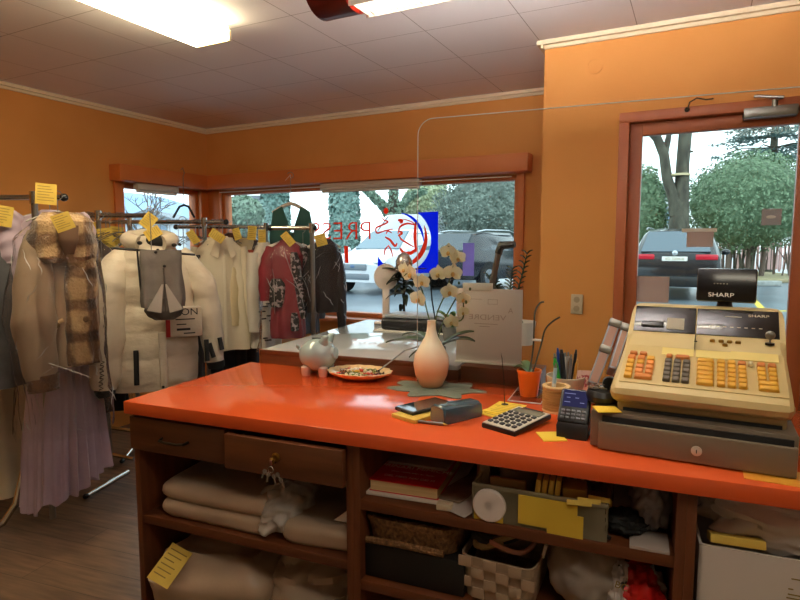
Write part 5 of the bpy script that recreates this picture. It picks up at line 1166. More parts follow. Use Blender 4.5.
# foot of the first rack and low tube ends of the racks under the clothes
t = r1; q0 = Matrix.Rotation(-URA, 3, 'Z') @ (onz(3, 527, .015)-t.location)
m_ = MB(); m_.tube([q0+Vector((.06, .25, .75)), q0+Vector((.05, .12, .28)), q0+Vector((.035, .06, .1)), q0+Vector((.0, .0, .02)), q0+Vector((-.04, -.04, .005))], .017, 12); m_.build('foot', chrome, t)
t = r2; a, b = onz(86, 496, .015), onz(128, 472, .015); Rz = Matrix.Rotation(-URA, 3, 'Z')
MB().tube([Rz @ (a-t.location), Rz @ (b-t.location)], .016, 12).build('foot', chrome, t)
MB().ball(Rz @ (a-t.location), (.02, .02, .016), 10, 6).build('foot_cap', blackp, t)
t = r3
for (x0, y0, x1, y1, zz) in ((98, 426, 134, 431, .14), (100, 452, 134, 459, .05)):
    a, b = onz(x0, y0, zz), onz(x1, y1, zz); MB().tube([Rz @ (a-t.location), Rz @ (b-t.location)], .013, 10).build('cross_bar', chrome, t)
# ------------------------------------------------------------------ garment builders
def interp(prof, u):
    z0, z1_ = prof[0][0], prof[-1][0]; z = z0+(z1_-z0)*u
    for a, b in zip(prof, prof[1:]):
        if (a[0] >= z >= b[0]):
            k = (a[0]-z)/max(1e-6, a[0]-b[0]); k = k*k*(3-2*k)*.5+k*.5
            return [z]+[a[i]+(b[i]-a[i])*k for i in range(1, 5)]
    return [z]+list(prof[-1][1:5])
def torso(mb, prof, folds=(0, 8, 0), quilt=None, nz=(.006, 6), n_=64, m__=60, pw=2.5, seed=0, cap=(True, True), back=None, grow=1.3):
    prof = [tuple(p)+(0,)*(5-len(p)) for p in prof]; rings = []
    for j in range(m__+1):
        u = j/m__; z, hw, hd, xo, yo = interp(prof, u); ring = []
        for i in range(n_):
            a = 2*PI*i/n_; c_, s_ = math.cos(a), math.sin(a); x = hw*math.copysign(abs(c_)**(2/pw), c_); y = hd*math.copysign(abs(s_)**(2/pw), s_)
            dsp = 0
            if folds[0]: dsp += folds[0]*(u**grow)*math.sin(folds[1]*a+folds[2]+1.5*noise.noise(Vector((seed, u*2.0, 0)))+.8*math.sin(2*a+seed))
            if quilt: dsp += quilt[1]*(abs(math.sin(PI*(z+quilt[2])/quilt[0]))**.55-.6)
            dsp += nz[0]*noise.noise(Vector((x*nz[1]+seed*7, y*nz[1]*1.0, z*nz[1]*.6)))+nz[0]*.5*noise.noise(Vector((x*nz[1]*3+seed, y*nz[1]*3, z*nz[1]*2)))
            nx, ny = c_*hd, s_*hw; l_ = math.hypot(nx, ny) or 1
            ring.append((xo+x+nx/l_*dsp, yo+y+ny/l_*dsp, z))
        rings.append(ring)
    return mb.loft(rings, True, *cap)
def sleeve(mb, pts, rs, n_=22, quilt=None, wr=.05, seed=0, flat=.85, steps=10):
    P = [Vector(p) for p in pts]; Q, r_ = [], []
    for i in range(len(P)-1):
        for k in range(steps):
            u = k/steps; a, b, c_, d_ = P[max(i-1, 0)], P[i], P[i+1], P[min(i+2, len(P)-1)]
            Q.append(.5*((2*b)+(c_-a)*u+(2*a-5*b+4*c_-d_)*u*u+(3*b-a-3*c_+d_)*u**3)); r_.append(rs[i]+(rs[i+1]-rs[i])*u)
    Q.append(P[-1]); r_.append(rs[-1]); L_ = sum((b-a).length for a, b in zip(Q, Q[1:]))
    def wob(u, a):
        k = 1+wr*noise.noise(Vector((math.cos(a)*1.5+seed*3, math.sin(a)*1.5, u*7)))+wr*.8*math.sin(u*26+2*math.sin(a+seed)+seed)*(.4+.6*u)
        if quilt: k += quilt[1]*(abs(math.sin(PI*u*L_/quilt[0]))**.55-.6)
        return k
    return mb.tube(Q, r_, n_, flat, wob)
def collar(mb, r, z, h, drop=.05, open_=.06, d=.5):
    # shirt collar: two leaves round the neck meeting in front
    for s in (-1, 1):
        A, B = [], []
        for k in range(9):
            a = PI/2-s*PI*k/8*.96; x, y = r*math.cos(a), r*d*math.sin(a)
            A.append((x, y, z+h-.012*math.sin(PI*k/16)))
            kk = k/8; B.append((x*1.22+s*open_*.25*kk**3, y*1.25-.012*kk, z-drop*.25-drop*.75*kk**2))
        mb.loft([A, B, [(p[0], p[1]-.003, p[2]) for p in B], [(p[0]*.96, p[1]*.96, p[2]) for p in A]], False)
    return mb
hgw = mat('hanger_white', '#d8d2c8', rough=.4); hgk = blackp
def hanger(label, loc, rz, rail_z, mt=None, w=.2, drop=.075, thick=.008, bar=False):
    t = thing('coat_hanger', label, 'hanger', loc, rz); zr = rail_z-loc[2]; mt = mt or hgw
    c_ = .022; m_ = MB(); m_.tube([(0, 0, .0), (0, 0, zr-.022)]+[(c_*math.sin(R(a))-.0, 0, zr-.022+c_*.9+c_*-math.cos(R(a))) for a in (20, 60, 100, 140, 180, 220, 250)], .0022, 6); m_.build('hook', steel, t)
    m_ = MB(); P_ = [(w*math.sin(R(a)), 0, -drop*(abs(math.sin(R(a)))**1.4)) for a in range(-90, 91, 15)]; m_.tube(P_, thick, 8)
    if bar: m_.tube([(-w*.96, 0, -drop), (w*.96, 0, -drop)], thick*.7, 6)
    m_.build('shoulders', mt, t); return t
TK = 'yellow tickets on the hanging clothes'
def tk(label, x, y, d, rz, tilt=0, w=.07, h=.10, lean=0):
    p = pix(x, y, d); return ticket('yellow_ticket', label, p, (lean, R(tilt), rz), w, h, TK)
def filmcover(label, loc, rz, prof, seed, mt, pw=2.3, folds=(.012, 9, 0), nz=(.02, 5)):
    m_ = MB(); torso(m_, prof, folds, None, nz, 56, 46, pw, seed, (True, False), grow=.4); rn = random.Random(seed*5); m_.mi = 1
    for q_ in range(17):  # thin white slivers laid on the film as painted highlight streaks
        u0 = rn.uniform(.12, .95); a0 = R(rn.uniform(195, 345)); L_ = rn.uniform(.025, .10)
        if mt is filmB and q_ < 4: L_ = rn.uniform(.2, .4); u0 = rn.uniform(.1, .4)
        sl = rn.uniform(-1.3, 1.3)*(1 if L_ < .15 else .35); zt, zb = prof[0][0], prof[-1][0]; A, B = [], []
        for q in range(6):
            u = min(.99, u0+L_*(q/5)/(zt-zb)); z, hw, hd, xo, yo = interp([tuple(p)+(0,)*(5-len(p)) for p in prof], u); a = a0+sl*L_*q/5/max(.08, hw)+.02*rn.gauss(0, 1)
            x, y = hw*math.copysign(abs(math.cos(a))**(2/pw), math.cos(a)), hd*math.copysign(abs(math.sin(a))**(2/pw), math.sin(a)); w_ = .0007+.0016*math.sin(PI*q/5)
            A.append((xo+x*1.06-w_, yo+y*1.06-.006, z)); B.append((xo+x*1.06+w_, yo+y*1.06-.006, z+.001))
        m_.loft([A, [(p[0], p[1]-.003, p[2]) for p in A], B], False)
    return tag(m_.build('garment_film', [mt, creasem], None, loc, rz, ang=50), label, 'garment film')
creasem = clear('film_fold', gloss=.3, rough=.25, milk=.4, milkc='#ffffff', fres=1.3)  # milky white of the painted highlight slivers
filmA = clear('garment_film', gloss=.012, rough=.12, bump=.006, bscale=16, stretch=(1, 1, .45), milk=.012, milkc='#f0e6d8', fres=1.07)
filmB = clear('garment_film_shiny', gloss=.02, rough=.12, bump=.008, bscale=14, stretch=(1.3, 1.3, .3), milk=.035, milkc='#eeeef2', fres=1.1)
def frame_at(x, y, d, off=0): return pix(x, y, d), faceang(x, off)
def scl(d): return d/F_PX
# ---------------- plaid and beige jacket under film
d = 2.72; k = scl(d); J, ja = frame_at(58, 214, d, 6)
def LX(x): return (x-58)*k
def LZ_(y): return -(y-214)*k
sandm = mat('sand_cotton', '#927c66', '#86705a', scale=6, rough=.75, bump=.25, bscale=12, sheen=.2)
n = N('fuzzy_plaid'); pb = n('ShaderNodeBsdfPrincipled', i_Roughness=.9); pb.inputs['Sheen Weight'].default_value = .4; n.l(pb.outputs[0], n.out.inputs[0])
tc = n('ShaderNodeTexCoord'); nz_ = n('ShaderNodeTexNoise', i_Scale=14.0, i_Detail=5.0); n.l(tc.outputs['Object'], nz_.inputs['Vector'])
vm = n('ShaderNodeVectorMath', operation='MULTIPLY_ADD'); n.l(nz_.outputs['Color'], vm.inputs[0]); vm.inputs[1].default_value = (.05, .05, .05); n.l(tc.outputs['Object'], vm.inputs[2])
sp = n('ShaderNodeSeparateXYZ'); n.l(vm.outputs[0], sp.inputs[0])
def band(sock, per, off):
    a = n('ShaderNodeMath', operation='MULTIPLY_ADD', i_1=2*PI/per, i_2=off); n.l(sock, a.inputs[0]); b = n('ShaderNodeMath', operation='SINE'); n.l(a.outputs[0], b.inputs[0])
    r_ = n('ShaderNodeMapRange'); r_.inputs[1].default_value = .1; r_.inputs[2].default_value = .75; n.l(b.outputs[0], r_.inputs[0]); return r_
b1, b2 = band(sp.outputs[0], .115, .6), band(sp.outputs[2], .15, -.7)
ad = n('ShaderNodeMath', operation='ADD'); n.l(b1.outputs[0], ad.inputs[0]); n.l(b2.outputs[0], ad.inputs[1]); hf = n('ShaderNodeMath', operation='MULTIPLY', i_1=.5); n.l(ad.outputs[0], hf.inputs[0])
cr = n('ShaderNodeValToRGB'); cr.color_ramp.elements[0].color = lin('#a98a62'); cr.color_ramp.elements[1].color = lin('#3c2618'); cr.color_ramp.elements.new(.5).color = lin('#6a4c30'); n.l(hf.outputs[0], cr.inputs[0]); n.l(cr.outputs[0], pb.inputs['Base Color'])
bp = n('ShaderNodeBump', i_Strength=.8, i_Distance=.01); nf = n('ShaderNodeTexNoise', i_Scale=90.0); n.l(tc.outputs['Object'], nf.inputs['Vector']); n.l(nf.outputs['Fac'], bp.inputs['Height']); n.l(bp.outputs[0], pb.inputs['Normal']); plaid = n.m
furm = mat('brown_fur', '#4a2f1c', '#6b4628', scale=30, rough=.95, bump=1, bscale=80, sheen=.4)
t = thing('jacket', 'sand coloured jacket with fuzzy brown plaid front and collar on the nearest rack', 'jacket', J, ja)
m_ = MB(); torso(m_, [(LZ_(218), .05, .04, LX(60)), (LZ_(232), .09, .07, LX(60)), (LZ_(246), .125, .095, LX(60)), (LZ_(300), .132, .10, LX(60)), (LZ_(345), .134, .105, LX(60)), (LZ_(366), .134, .105, LX(60))], (.008, 7, 1), None, (.012, 7), seed=2); m_.build('body', sandm, t, ang=60)
m_ = MB(); torso(m_, [(LZ_(244), .05, .05, LX(73), -.066), (LZ_(262), .07, .055, LX(72), -.072), (LZ_(310), .072, .058, LX(71), -.075), (LZ_(364), .068, .052, LX(71), -.075)], (.005, 9, 0), None, (.016, 9), seed=4); m_.build('plaid_front', plaid, t, ang=60)
m_ = MB(); torso(m_, [(LZ_(213), .075, .075, LX(62), -.02), (LZ_(222), .125, .11, LX(61), -.035), (LZ_(240), .142, .12, LX(60), -.03), (LZ_(256), .135, .115, LX(60), -.035), (LZ_(262), .12, .09, LX(64), -.04)], (.01, 5, 0), None, (.02, 10), seed=5); m_.build('collar', plaid, t, ang=60)
m_ = MB(); torso(m_, [(LZ_(226), .045, .02, LX(62), -.145), (LZ_(240), .04, .02, LX(62), -.158), (LZ_(254), .02, .01, LX(62), -.150)], (0, 5, 0), None, (.004, 12), n_=32, m__=16, seed=6); m_.build('collar_lining', mat('collar_brown', '#5c4330', rough=.9), t, ang=60)
MB().box((LX(60), -.162, LZ_(238)), (.02, .003, .016), .001).build('neck_label', mat('label_dark', '#3a2020', rough=.7), t)
m_ = MB(); sleeve(m_, [(LX(38), -.02, LZ_(232)), (LX(34), -.08, LZ_(268)), (LX(31), -.10, LZ_(320)), (LX(34), -.09, LZ_(374))], [.035, .075, .09, .064], wr=.05, seed=3, flat=.8); m_.build('sleeve', sandm, t, ang=60)
m_ = MB(); sleeve(m_, [(LX(35), -.088, LZ_(371)), (LX(36), -.092, LZ_(387))], [.069, .062], wr=.06, seed=5, flat=.8); m_.build('cuff', furm, t, ang=60)
m_ = MB(); sleeve(m_, [(LX(80), .0, LZ_(242)), (LX(83), .01, LZ_(280)), (LX(83), .02, LZ_(325)), (LX(82), .02, LZ_(352))], [.036, .04, .038, .034], wr=.05, seed=8, flat=.9); m_.build('sleeve', sandm, t, ang=60)
for (x, y) in ((49, 323), (49, 260), (74, 318)): MB().lathe([(.012, 0), (.014, -.004), (.01, -.008), (.001, -.008)], 14, (LX(x), -.108 if x < 60 else -.137, LZ_(y)), 'y').build('button', mat('horn_button', '#6a5030', rough=.4), t)
MB().tube([(LX(48), -.100, LZ_(326)), (LX(51), -.108, LZ_(320)), (LX(55), -.11, LZ_(318))], .009, 8, flat=.6).build('pocket_tab', mat('tab_cream', '#d8bc90', rough=.7), t)
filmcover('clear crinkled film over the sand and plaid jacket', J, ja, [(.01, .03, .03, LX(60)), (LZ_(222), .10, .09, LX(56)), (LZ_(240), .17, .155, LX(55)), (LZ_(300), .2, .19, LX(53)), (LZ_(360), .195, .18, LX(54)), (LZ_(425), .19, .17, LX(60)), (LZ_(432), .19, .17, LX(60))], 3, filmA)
hanger('wire hanger of the sand and plaid jacket', J+Vector((0, 0, .012)), ja, z1, steel, .13, .05, .003)
tk('yellow ticket hanging at the black end cap of the nearest rack', 46, 194, 2.66, ja-.1, 4, .085, .095)
tk('long yellow ticket pinned to the collar of the plaid jacket', 63, 222, 2.50, ja, -22, .075, .075)
# ---------------- lilac dress behind it
d = 2.98; k = scl(d); D_, da = frame_at(50, 212, d, 4)
LX = lambda x: (x-50)*k
LZ_ = lambda y: -(y-212)*k
lilac = mat('lilac_chiffon', '#bba7b8', '#ae9aab', scale=4, rough=.7, sheen=.4)
t = thing('dress', 'long lilac pleated dress hanging behind the plaid jacket', 'dress', D_, da)
m_ = MB(); torso(m_, [(LZ_(210), .04, .03), (LZ_(222), .15, .05, LX(46)), (LZ_(250), .2, .08, LX(44)), (LZ_(300), .16, .09, LX(50)), (LZ_(345), .14, .09, LX(56))], (.006, 9, 0), None, (.012, 8), seed=11); m_.build('bodice', lilac, t, ang=60)
for s, x in ((-1, 14), (1, 83)): m_ = MB(); sleeve(m_, [(LX(24 if s < 0 else 72), 0, LZ_(216)), (LX(x+3 if s < 0 else x-6), -.01, LZ_(226)), (LX(x if s < 0 else x-6), -.02, LZ_(245)), (LX(x if s < 0 else x-8), -.02, LZ_(262))], [.05, .058, .06, .05], wr=.12, seed=4+s); m_.build('sleeve', lilac, t, ang=60)
m_ = MB(); rings = []
for j in range(50):
    u = j/49; hw = .135+.055*u**.7; hd = .09+.06*u; cx_ = LX(55)+(LX(50)-LX(55))*u; ring = []
    for i in range(180):
        a = 2*PI*i/180; pl_ = .3+.7*u; dsp = .027*pl_*math.sin(26*a+1.2*noise.noise(Vector((a*2, u, 3))))*(1 if math.cos(a) > .0 else .35)+.022*u*math.sin(6*a+1+u)+.008*noise.noise(Vector((a*3, u*3, 5)))
        hem = LZ_(345)+(LZ_(498)-LZ_(345))*u+u**4*(.02*math.sin(6*a+1.6)+.085*math.cos(a)+.012*math.sin(11*a))
        ring.append((cx_+(hw+dsp)*math.cos(a), (hd+dsp)*math.sin(a), hem))
    rings.append(ring)
m_.loft(rings, True, True, False); m_.build('skirt', lilac, t, ang=70)
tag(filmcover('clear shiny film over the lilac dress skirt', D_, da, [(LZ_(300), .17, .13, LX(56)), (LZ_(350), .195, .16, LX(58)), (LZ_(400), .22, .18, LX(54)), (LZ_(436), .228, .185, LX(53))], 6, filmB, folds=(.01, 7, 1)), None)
hanger('wire hanger of the lilac dress', D_+Vector((0, 0, .01)), da, z1, steel, .15, .05, .003)
# ---------------- grey coat and cream garment at the far left
d = 2.84; k = scl(d); G_, ga = frame_at(-14, 234, d, 20)
t = thing('coat', 'dark grey coat at the far left end of the nearest rack', 'coat', G_, ga)
greycoat = mat('grey_coat', '#4d4c50', '#5a5a60', scale=8, rough=.8, bump=.2, bscale=30)
m_ = MB(); torso(m_, [(0, .05, .04), (-.05, .13, .07), (-.12, .16, .09), (-.5, .15, .10), (-.76, .16, .10)], (.012, 7, 0), None, (.01, 7), seed=15); m_.build('body', greycoat, t, ang=60)
m_ = MB(); sleeve(m_, [(.12, 0, -.07), (.155, -.03, -.3), (.15, -.05, -.68)], [.05, .06, .045], wr=.08); m_.build('sleeve', greycoat, t, ang=60)
MB().box((.165, -.08, -.66), (.03, .01, .05), .003).build('cuff_tab', steel, t)
hanger('wire hanger of the dark grey coat', G_+Vector((0, 0, .01)), ga, z1, steel, .12, .05, .003)
Cm, ca = frame_at(-14, 330, 3.15, 10)
t = thing('long_gown', 'long cream gown hanging low behind the lilac dress', 'gown', Cm, ca)
m_ = MB(); torso(m_, [(.55, .03, .03), (.48, .12, .06), (.1, .14, .09), (-.4, .17, .11), (-.92, .17, .12)], (.02, 8, 0), None, (.01, 5), seed=17); m_.build('body', mat('cream_satin', '#d9c8a8', '#cbb894', scale=4, rough=.5), t, ang=60)
hanger('wire hanger of the long cream gown', Cm+Vector((0, 0, .55)), ca, z1, steel, .11, .05, .003)
tk('yellow ticket on the shoulder of the clothes at the far left edge', 3, 216, 2.80, ja, 10, .08, .1)
tk('small yellow ticket behind the post of the nearest rack', 38, 222, 2.95, ja, -3, .06, .09)
# ---------------- dark film covered garment and beige shoulders between the racks
d = 3.5; k = scl(d); G_, ga = frame_at(90, 240, d, 25)
t = thing('coat', 'dark brown coat in shiny film between the plaid jacket and the white padded jacket', 'coat', G_, ga)
browncoat = mat('dark_brown_coat', '#33241a', '#402e22', scale=6, rough=.6)
m_ = MB(); torso(m_, [(0, .05, .04), (-.06, .12, .08), (-.2, .16, .10), (-.6, .15, .11), (-.95, .15, .11)], (.012, 6, 0), None, (.012, 7), seed=21); m_.build('body', browncoat, t, ang=60)
m_ = MB(); sleeve(m_, [(.10, -.02, -.07), (.15, -.05, -.35), (.14, -.06, -.7)], [.05, .06, .045], wr=.08); m_.build('sleeve', browncoat, t, ang=60)
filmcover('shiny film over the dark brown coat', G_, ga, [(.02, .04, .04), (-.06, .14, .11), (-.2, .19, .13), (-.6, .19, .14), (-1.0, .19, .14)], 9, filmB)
hanger('wire hanger of the dark brown coat', G_+Vector((0, 0, .01)), ga, z2, steel, .12, .05, .003)
d = 3.95; G_, ga = frame_at(98, 234, d, 40)
bg_ = mat('beige_wool', '#c9b596', '#bda888', scale=6, rough=.8)
t = thing('jumper', 'beige folded jumper hanging behind the dark brown coat', 'jumper', G_, ga)
m_ = MB(); torso(m_, [(0, .05, .04), (-.05, .13, .07), (-.14, .19, .09), (-.6, .18, .1)], (.01, 6, 0), None, (.01, 7), seed=23); m_.build('body', bg_, t, ang=60)
hanger('wire hanger of the beige jumper', G_+Vector((0, 0, .01)), ga, z3, steel, .14, .05, .003)
for i, (x, y, dd, tl, lb) in enumerate(((89, 231, 3.75, 3, 'yellow ticket on the beige jumper, left of the larger ticket'), (106, 238, 3.55, -8, 'large yellow ticket between the plaid jacket and the white padded jacket'), (116, 236, 3.7, 6, 'yellow ticket beside the left shoulder of the white padded jacket'), (80, 229, 3.8, 0, 'yellow ticket just right of the plaid jacket shoulder'))): tk(lb, x, y, dd, faceang(x), tl, .085, .12)
# ---------------- white padded jacket
d = 3.2; k = scl(d); P_, pa = frame_at(150, 238, d, 2)
LX = lambda x: (x-150)*k
LZ_ = lambda y: -(y-238)*k
puff = mat('white_padded_nylon', '#cfc4b2', '#c4b7a4', scale=5, rough=.42, bump=1.15, bscale=11, stretch=(1, 1, 1.8), sheen=.15)
t = thing('padded_jacket', 'white quilted padded jacket with black zip pockets facing the counter', 'padded jacket', P_, pa)
m_ = MB(); torso(m_, [(LZ_(236), .10, .07), (LZ_(244), .12, .08), (LZ_(256), .165, .10), (LZ_(276), .2, .12, LX(151)), (LZ_(320), .228, .135, LX(150)), (LZ_(360), .24, .135, LX(148)), (LZ_(382), .242, .13, LX(146)), (LZ_(389), .225, .12, LX(146))], (.0, 6, 0), (.15, .010, .06), (.013, 6), 72, 90, 2.6, 31); m_.build('body', puff, t, ang=70)
m_ = MB()
for a, b in ((-1, 0), (1, 0)): pass
pts = [(.11*math.cos(R(a)), .0+.085*math.sin(R(a)), LZ_(240)+.02*math.sin(R(a))) for a in range(-60, 241, 15)]
m_.tube(pts, .042, 14, wob=lambda u, a: 1+.12*noise.noise(Vector((u*9, a, 3)))); m_.build('hood_collar', puff, t, ang=70)
MB().ball((LX(155), -.055, LZ_(241)), (.062, .035, .042), 20, 10).build('collar_lining', mat('black_lining', '#141312', rough=.8), t)
m_ = MB(); sleeve(m_, [(LX(127), -.01, LZ_(252)), (LX(112), -.07, LZ_(282)), (LX(107), -.115, LZ_(335)), (LX(104), -.12, LZ_(382))], [.05, .092, .092, .064], quilt=(.15, .075), wr=.055, seed=3); m_.build('sleeve', puff, t, ang=70)
m_ = MB(); sleeve(m_, [(LX(176), .0, LZ_(252)), (LX(197), -.02, LZ_(285)), (LX(204), -.04, LZ_(325)), (LX(207), -.05, LZ_(366))], [.05, .076, .07, .052], quilt=(.15, .075), wr=.055, seed=6); m_.build('sleeve', puff, t, ang=70)
for x, y in ((104, 384), (208, 368)): m_ = MB(); sleeve(m_, [(LX(x), -.05 if x > 150 else -.12, LZ_(y-2)), (LX(x+1), -.05 if x > 150 else -.12, LZ_(y+5))], [.052, .046], wr=.03); m_.build('cuff', blackm, t)
for x0, y0, x1, y1 in ((132.5, 346, 132, 380), (197.5, 340, 198, 362), (201, 345, 205, 360), (211.5, 340, 213.5, 353)):
    yy = -.153 if x0 < 150 else (-.148 if x0 < 199 else -.125)
    if x0 in (201, 211.5): yy = -.112 if x0 == 201 else -.105
    MB().tube([(LX(x0), yy, LZ_(y0)), (LX(x1), yy, LZ_(y1))], .013, 8, flat=.5).build('zip_pocket', blackm, t)
MB().box2((LX(153), -.158, LZ_(386)), (LX(160), -.12, LZ_(330)), .008).build('placket', puff, t)
m_ = MB(); m_.box2((LX(160), -.157, LZ_(336)), (LX(194), -.10, LZ_(306)), .012); pk = m_.build('chest_pocket', puff, t)
tx = mat('print_black', '#1c1a1a', rough=.6)
text('print', 'ION', .052, tx, pk, (LX(181), -.159, LZ_(311)), (PI/2, 0, 0), .0004, sx=1.1)
m_ = MB()
for y, w_, xo in ((318, .10, 0), (323, .05, -.02), (328, .07, -.01), (332, .06, .02)): m_.box((LX(178)+xo, -.1585, LZ_(y)), (w_, .001, .006 if y != 328 else .012))
m_.build('print', tx, pk)
MB().box2((LX(160), -.163, LZ_(335)), (LX(164), -.15, LZ_(318)), .002).build('red_tab', mat('red_tab', '#a01c1c', rough=.6), t)
m_ = MB(); rn = random.Random(3); pp = []
for i in range(26): pp.append((LX(101)+.012*math.sin(i*1.9)+i*.0006, -.197-.003*math.sin(i), LZ_(383)+i*.0068))
m_.tube(pp, .0022, 5); m_.build('sleeve_script', tx, t)
for x, y in ((140, 243), (171, 245)): MB().ball((LX(x), -.105, LZ_(y)), (.014, .01, .01), 10, 6).build('snap', blackm, t)
for x, y in ((155.5, 250), (155.5, 384)): MB().ball((LX(x), -.155, LZ_(y)), (.009, .006, .009), 10, 6).build('snap', blackm, t)
hanger('black hanger inside the white padded jacket', P_+Vector((0, 0, .02)), pa, z2, hgk, .16, .06, .008)
tk('yellow ticket standing diagonally above the collar of the white padded jacket', 148.5, 221, 3.15, pa, 38, .065, .085)
tk('yellow ticket lying on the collar of the white padded jacket', 153, 233, 3.02, pa, 60, .055, .085, -.3)
# grey trousers clipped on a black hanger in front of it
d = 2.96; k = scl(d); T_, ta = frame_at(158, 251, d, 3)
LX = lambda x: (x-158)*k
LZ_ = lambda y: -(y-251)*k
t = thing('coat_hanger', 'black clip hanger carrying the grey trousers before the padded jacket', 'hanger', T_, ta)
MB().tube([(LX(118), 0, LZ_(248)), (LX(193), 0, LZ_(255))], .006, 8).build('bar', hgk, t)
MB().tube([(LX(139), -.006, LZ_(249)), (LX(140.5), -.008, LZ_(285)), (LX(142), -.006, LZ_(300))], .005, 8).build('arm', hgk, t)
m_ = MB(); zr = z2-T_.z; m_.tube([(LX(152), 0, 0), (LX(152), 0, zr-.02), (LX(152)+.02, 0.0, zr+.0), (LX(152), .01, zr+.018), (LX(152)-.018, .01, zr)], .0025, 6); m_.build('hook', steel, t)
gtr = mat('grey_trouser_cloth', '#6e6660', '#625a55', scale=10, rough=.85, bump=.2, bscale=60)
t = thing('trousers', 'grey trousers folded over a black hanger before the white padded jacket', 'trousers', T_+Vector((0, 0, 0)), ta)
m_ = MB(); torso(m_, [(LZ_(250), .098, .018, LX(160), -.01), (LZ_(262), .102, .026, LX(160), -.012), (LZ_(300), .104, .03, LX(161), -.012), (LZ_(307), .10, .028, LX(161), -.012)], (.007, 7, .5), None, (.008, 8), 64, 40, 3.2, 41); m_.build('legs', gtr, t, ang=60)
m_ = MB(); torso(m_, [(LZ_(298), .075, .028, LX(162), -.02), (LZ_(310), .095, .034, LX(162), -.022), (LZ_(316), .08, .03, LX(162), -.02), (LZ_(320), .05, .02, LX(162), -.018)], (.004, 7, .5), None, (.008, 9), 48, 20, 2.6, 42); m_.build('waistband', mat('grey_waist', '#5d5650', rough=.85), t, ang=60)
for s in (-1, 1): 
    m_ = MB(); m_.loft([[(LX(162)+s*.004, -.06, LZ_(284)), (LX(162)+s*.012, -.06, LZ_(284)), (LX(162)+s*.085, -.07, LZ_(309)), (LX(162)+s*.02, -.075, LZ_(312))], [(LX(162)+s*.004, -.036, LZ_(284)), (LX(162)+s*.012, -.036, LZ_(284)), (LX(162)+s*.085, -.03, LZ_(309)), (LX(162)+s*.02, -.03, LZ_(312))]]); m_.build('pocket_flap', mat('grey_flap', '#978f88', rough=.85) if s < 0 else bpy.data.materials['grey_flap'], t, ang=30)
MB().tube([(LX(162), -.042, LZ_(268)), (LX(162.5), -.052, LZ_(285)), (LX(162), -.055, LZ_(311))], .004, 6).build('fly_seam', mat('grey_seam', '#4a4440', rough=.9), t)
for x, y in ((163, 266), (155.5, 252)): MB().ball((LX(x), -.04, LZ_(y)), (.008, .005, .008), 8, 6).build('button', blackp, t)
# dark trousers hanging below the padded jacket and below the shirts
dk = mat('black_trouser_cloth', '#141416', '#1d1d21', scale=8, rough=.8); nv_ = mat('navy_cloth', '#20242e', '#2a303c', scale=8, rough=.75)
def hang_dark(label, x, y, d, w_, h_, mt, off, rail, seed, top=.75):
    G_, ga = frame_at(x, y, d, off); t = thing('trousers', label, 'trousers', G_, ga)
    for s in (-1, 1):
        m_ = MB(); torso(m_, [(top, w_*.5, .04, s*w_*.45), (0, w_*.52, .05, s*w_*.48), (-h_, w_*.5, .045, s*w_*.52)], (.01, 4, s), None, (.01, 8), 36, 30, 2.6, seed+s); m_.build('leg', mt, t, ang=60)
    zz = rail-G_.z; MB().tube([(-w_, 0, top), (w_, 0, top)], .007, 8).build('waistband', mt, t)
    hanger('wire hanger of the '+label, G_+Vector((0, 0, top+.01)), ga, rail, steel, w_, .02, .003)
hang_dark('black trousers hanging under the left side of the white padded jacket', 108, 385, 3.5, .11, .16, dk, 10, z2, 51)
hang_dark('dark trousers hanging under the right side of the white padded jacket', 188, 372, 3.75, .10, .12, dk, 10, z3, 55)
hang_dark('navy trousers with pale sheen hanging under the cream shirt', 222, 350, 4.25, .11, .30, nv_, 12, z3, 58, .6)
hang_dark('black trousers hanging right of the navy ones under the shirts', 246, 345, 4.3, .09, .30, dk, 12, z4, 61, .6)
# ---------------- shirts on the third rack
d = 4.0; k = scl(d); S_, sa = frame_at(220, 236, d, 14)
LX = lambda x: (x-220)*k
LZ_ = lambda y: -(y-236)*k
shm = mat('cream_shirt', '#e2d8c2', '#d8ccb4', scale=4, rough=.75, bump=.12, bscale=10, sheen=.2)
t = thing('shirt', 'cream long sleeved shirt with open collar hanging right of the padded jacket', 'shirt', S_, sa)
m_ = MB(); torso(m_, [(LZ_(236), .05, .05), (LZ_(242), .10, .065), (LZ_(250), .165, .08), (LZ_(275), .19, .09), (LZ_(310), .195, .095, LX(219)), (LZ_(350), .215, .105, LX(218))], (.024, 6, .4), None, (.014, 6), 72, 60, 2.5, 71); m_.build('body', shm, t, ang=60)
m_ = MB(); collar(m_, .085, LZ_(245), .06, .09, .12, .9); m_.build('collar', shm, t, ang=40)
m_ = MB(); sleeve(m_, [(LX(239), 0, LZ_(248)), (LX(244), -.03, LZ_(275)), (LX(246), -.05, LZ_(310)), (LX(249), -.06, LZ_(336))], [.05, .062, .056, .045], wr=.07, seed=1); m_.build('sleeve', shm, t, ang=60)
m_ = MB(); sleeve(m_, [(LX(248.5), -.06, LZ_(333)), (LX(250), -.06, LZ_(342))], [.045, .042], wr=.02); m_.build('cuff', shm, t, ang=60)
m_ = MB(); sleeve(m_, [(LX(200), .02, LZ_(248)), (LX(194), .02, LZ_(275)), (LX(192), .02, LZ_(330))], [.05, .06, .05], wr=.07, seed=2); m_.build('sleeve', shm, t, ang=60)
m_ = MB(); m_.tube([(LX(221), -.078, LZ_(250)), (LX(220), -.105, LZ_(290)), (LX(219), -.125, LZ_(348))], .012, 6, flat=.3); m_.build('placket', shm, t)
for q in range(6): MB().ball((LX(220.5), -.083-.007*q, LZ_(254+17*q)), (.005, .003, .005), 8, 5).build('button', whitep, t)
hanger('wire hanger of the cream shirt', S_+Vector((0, 0, .0)), sa, z3, steel, .15, .05, .003)
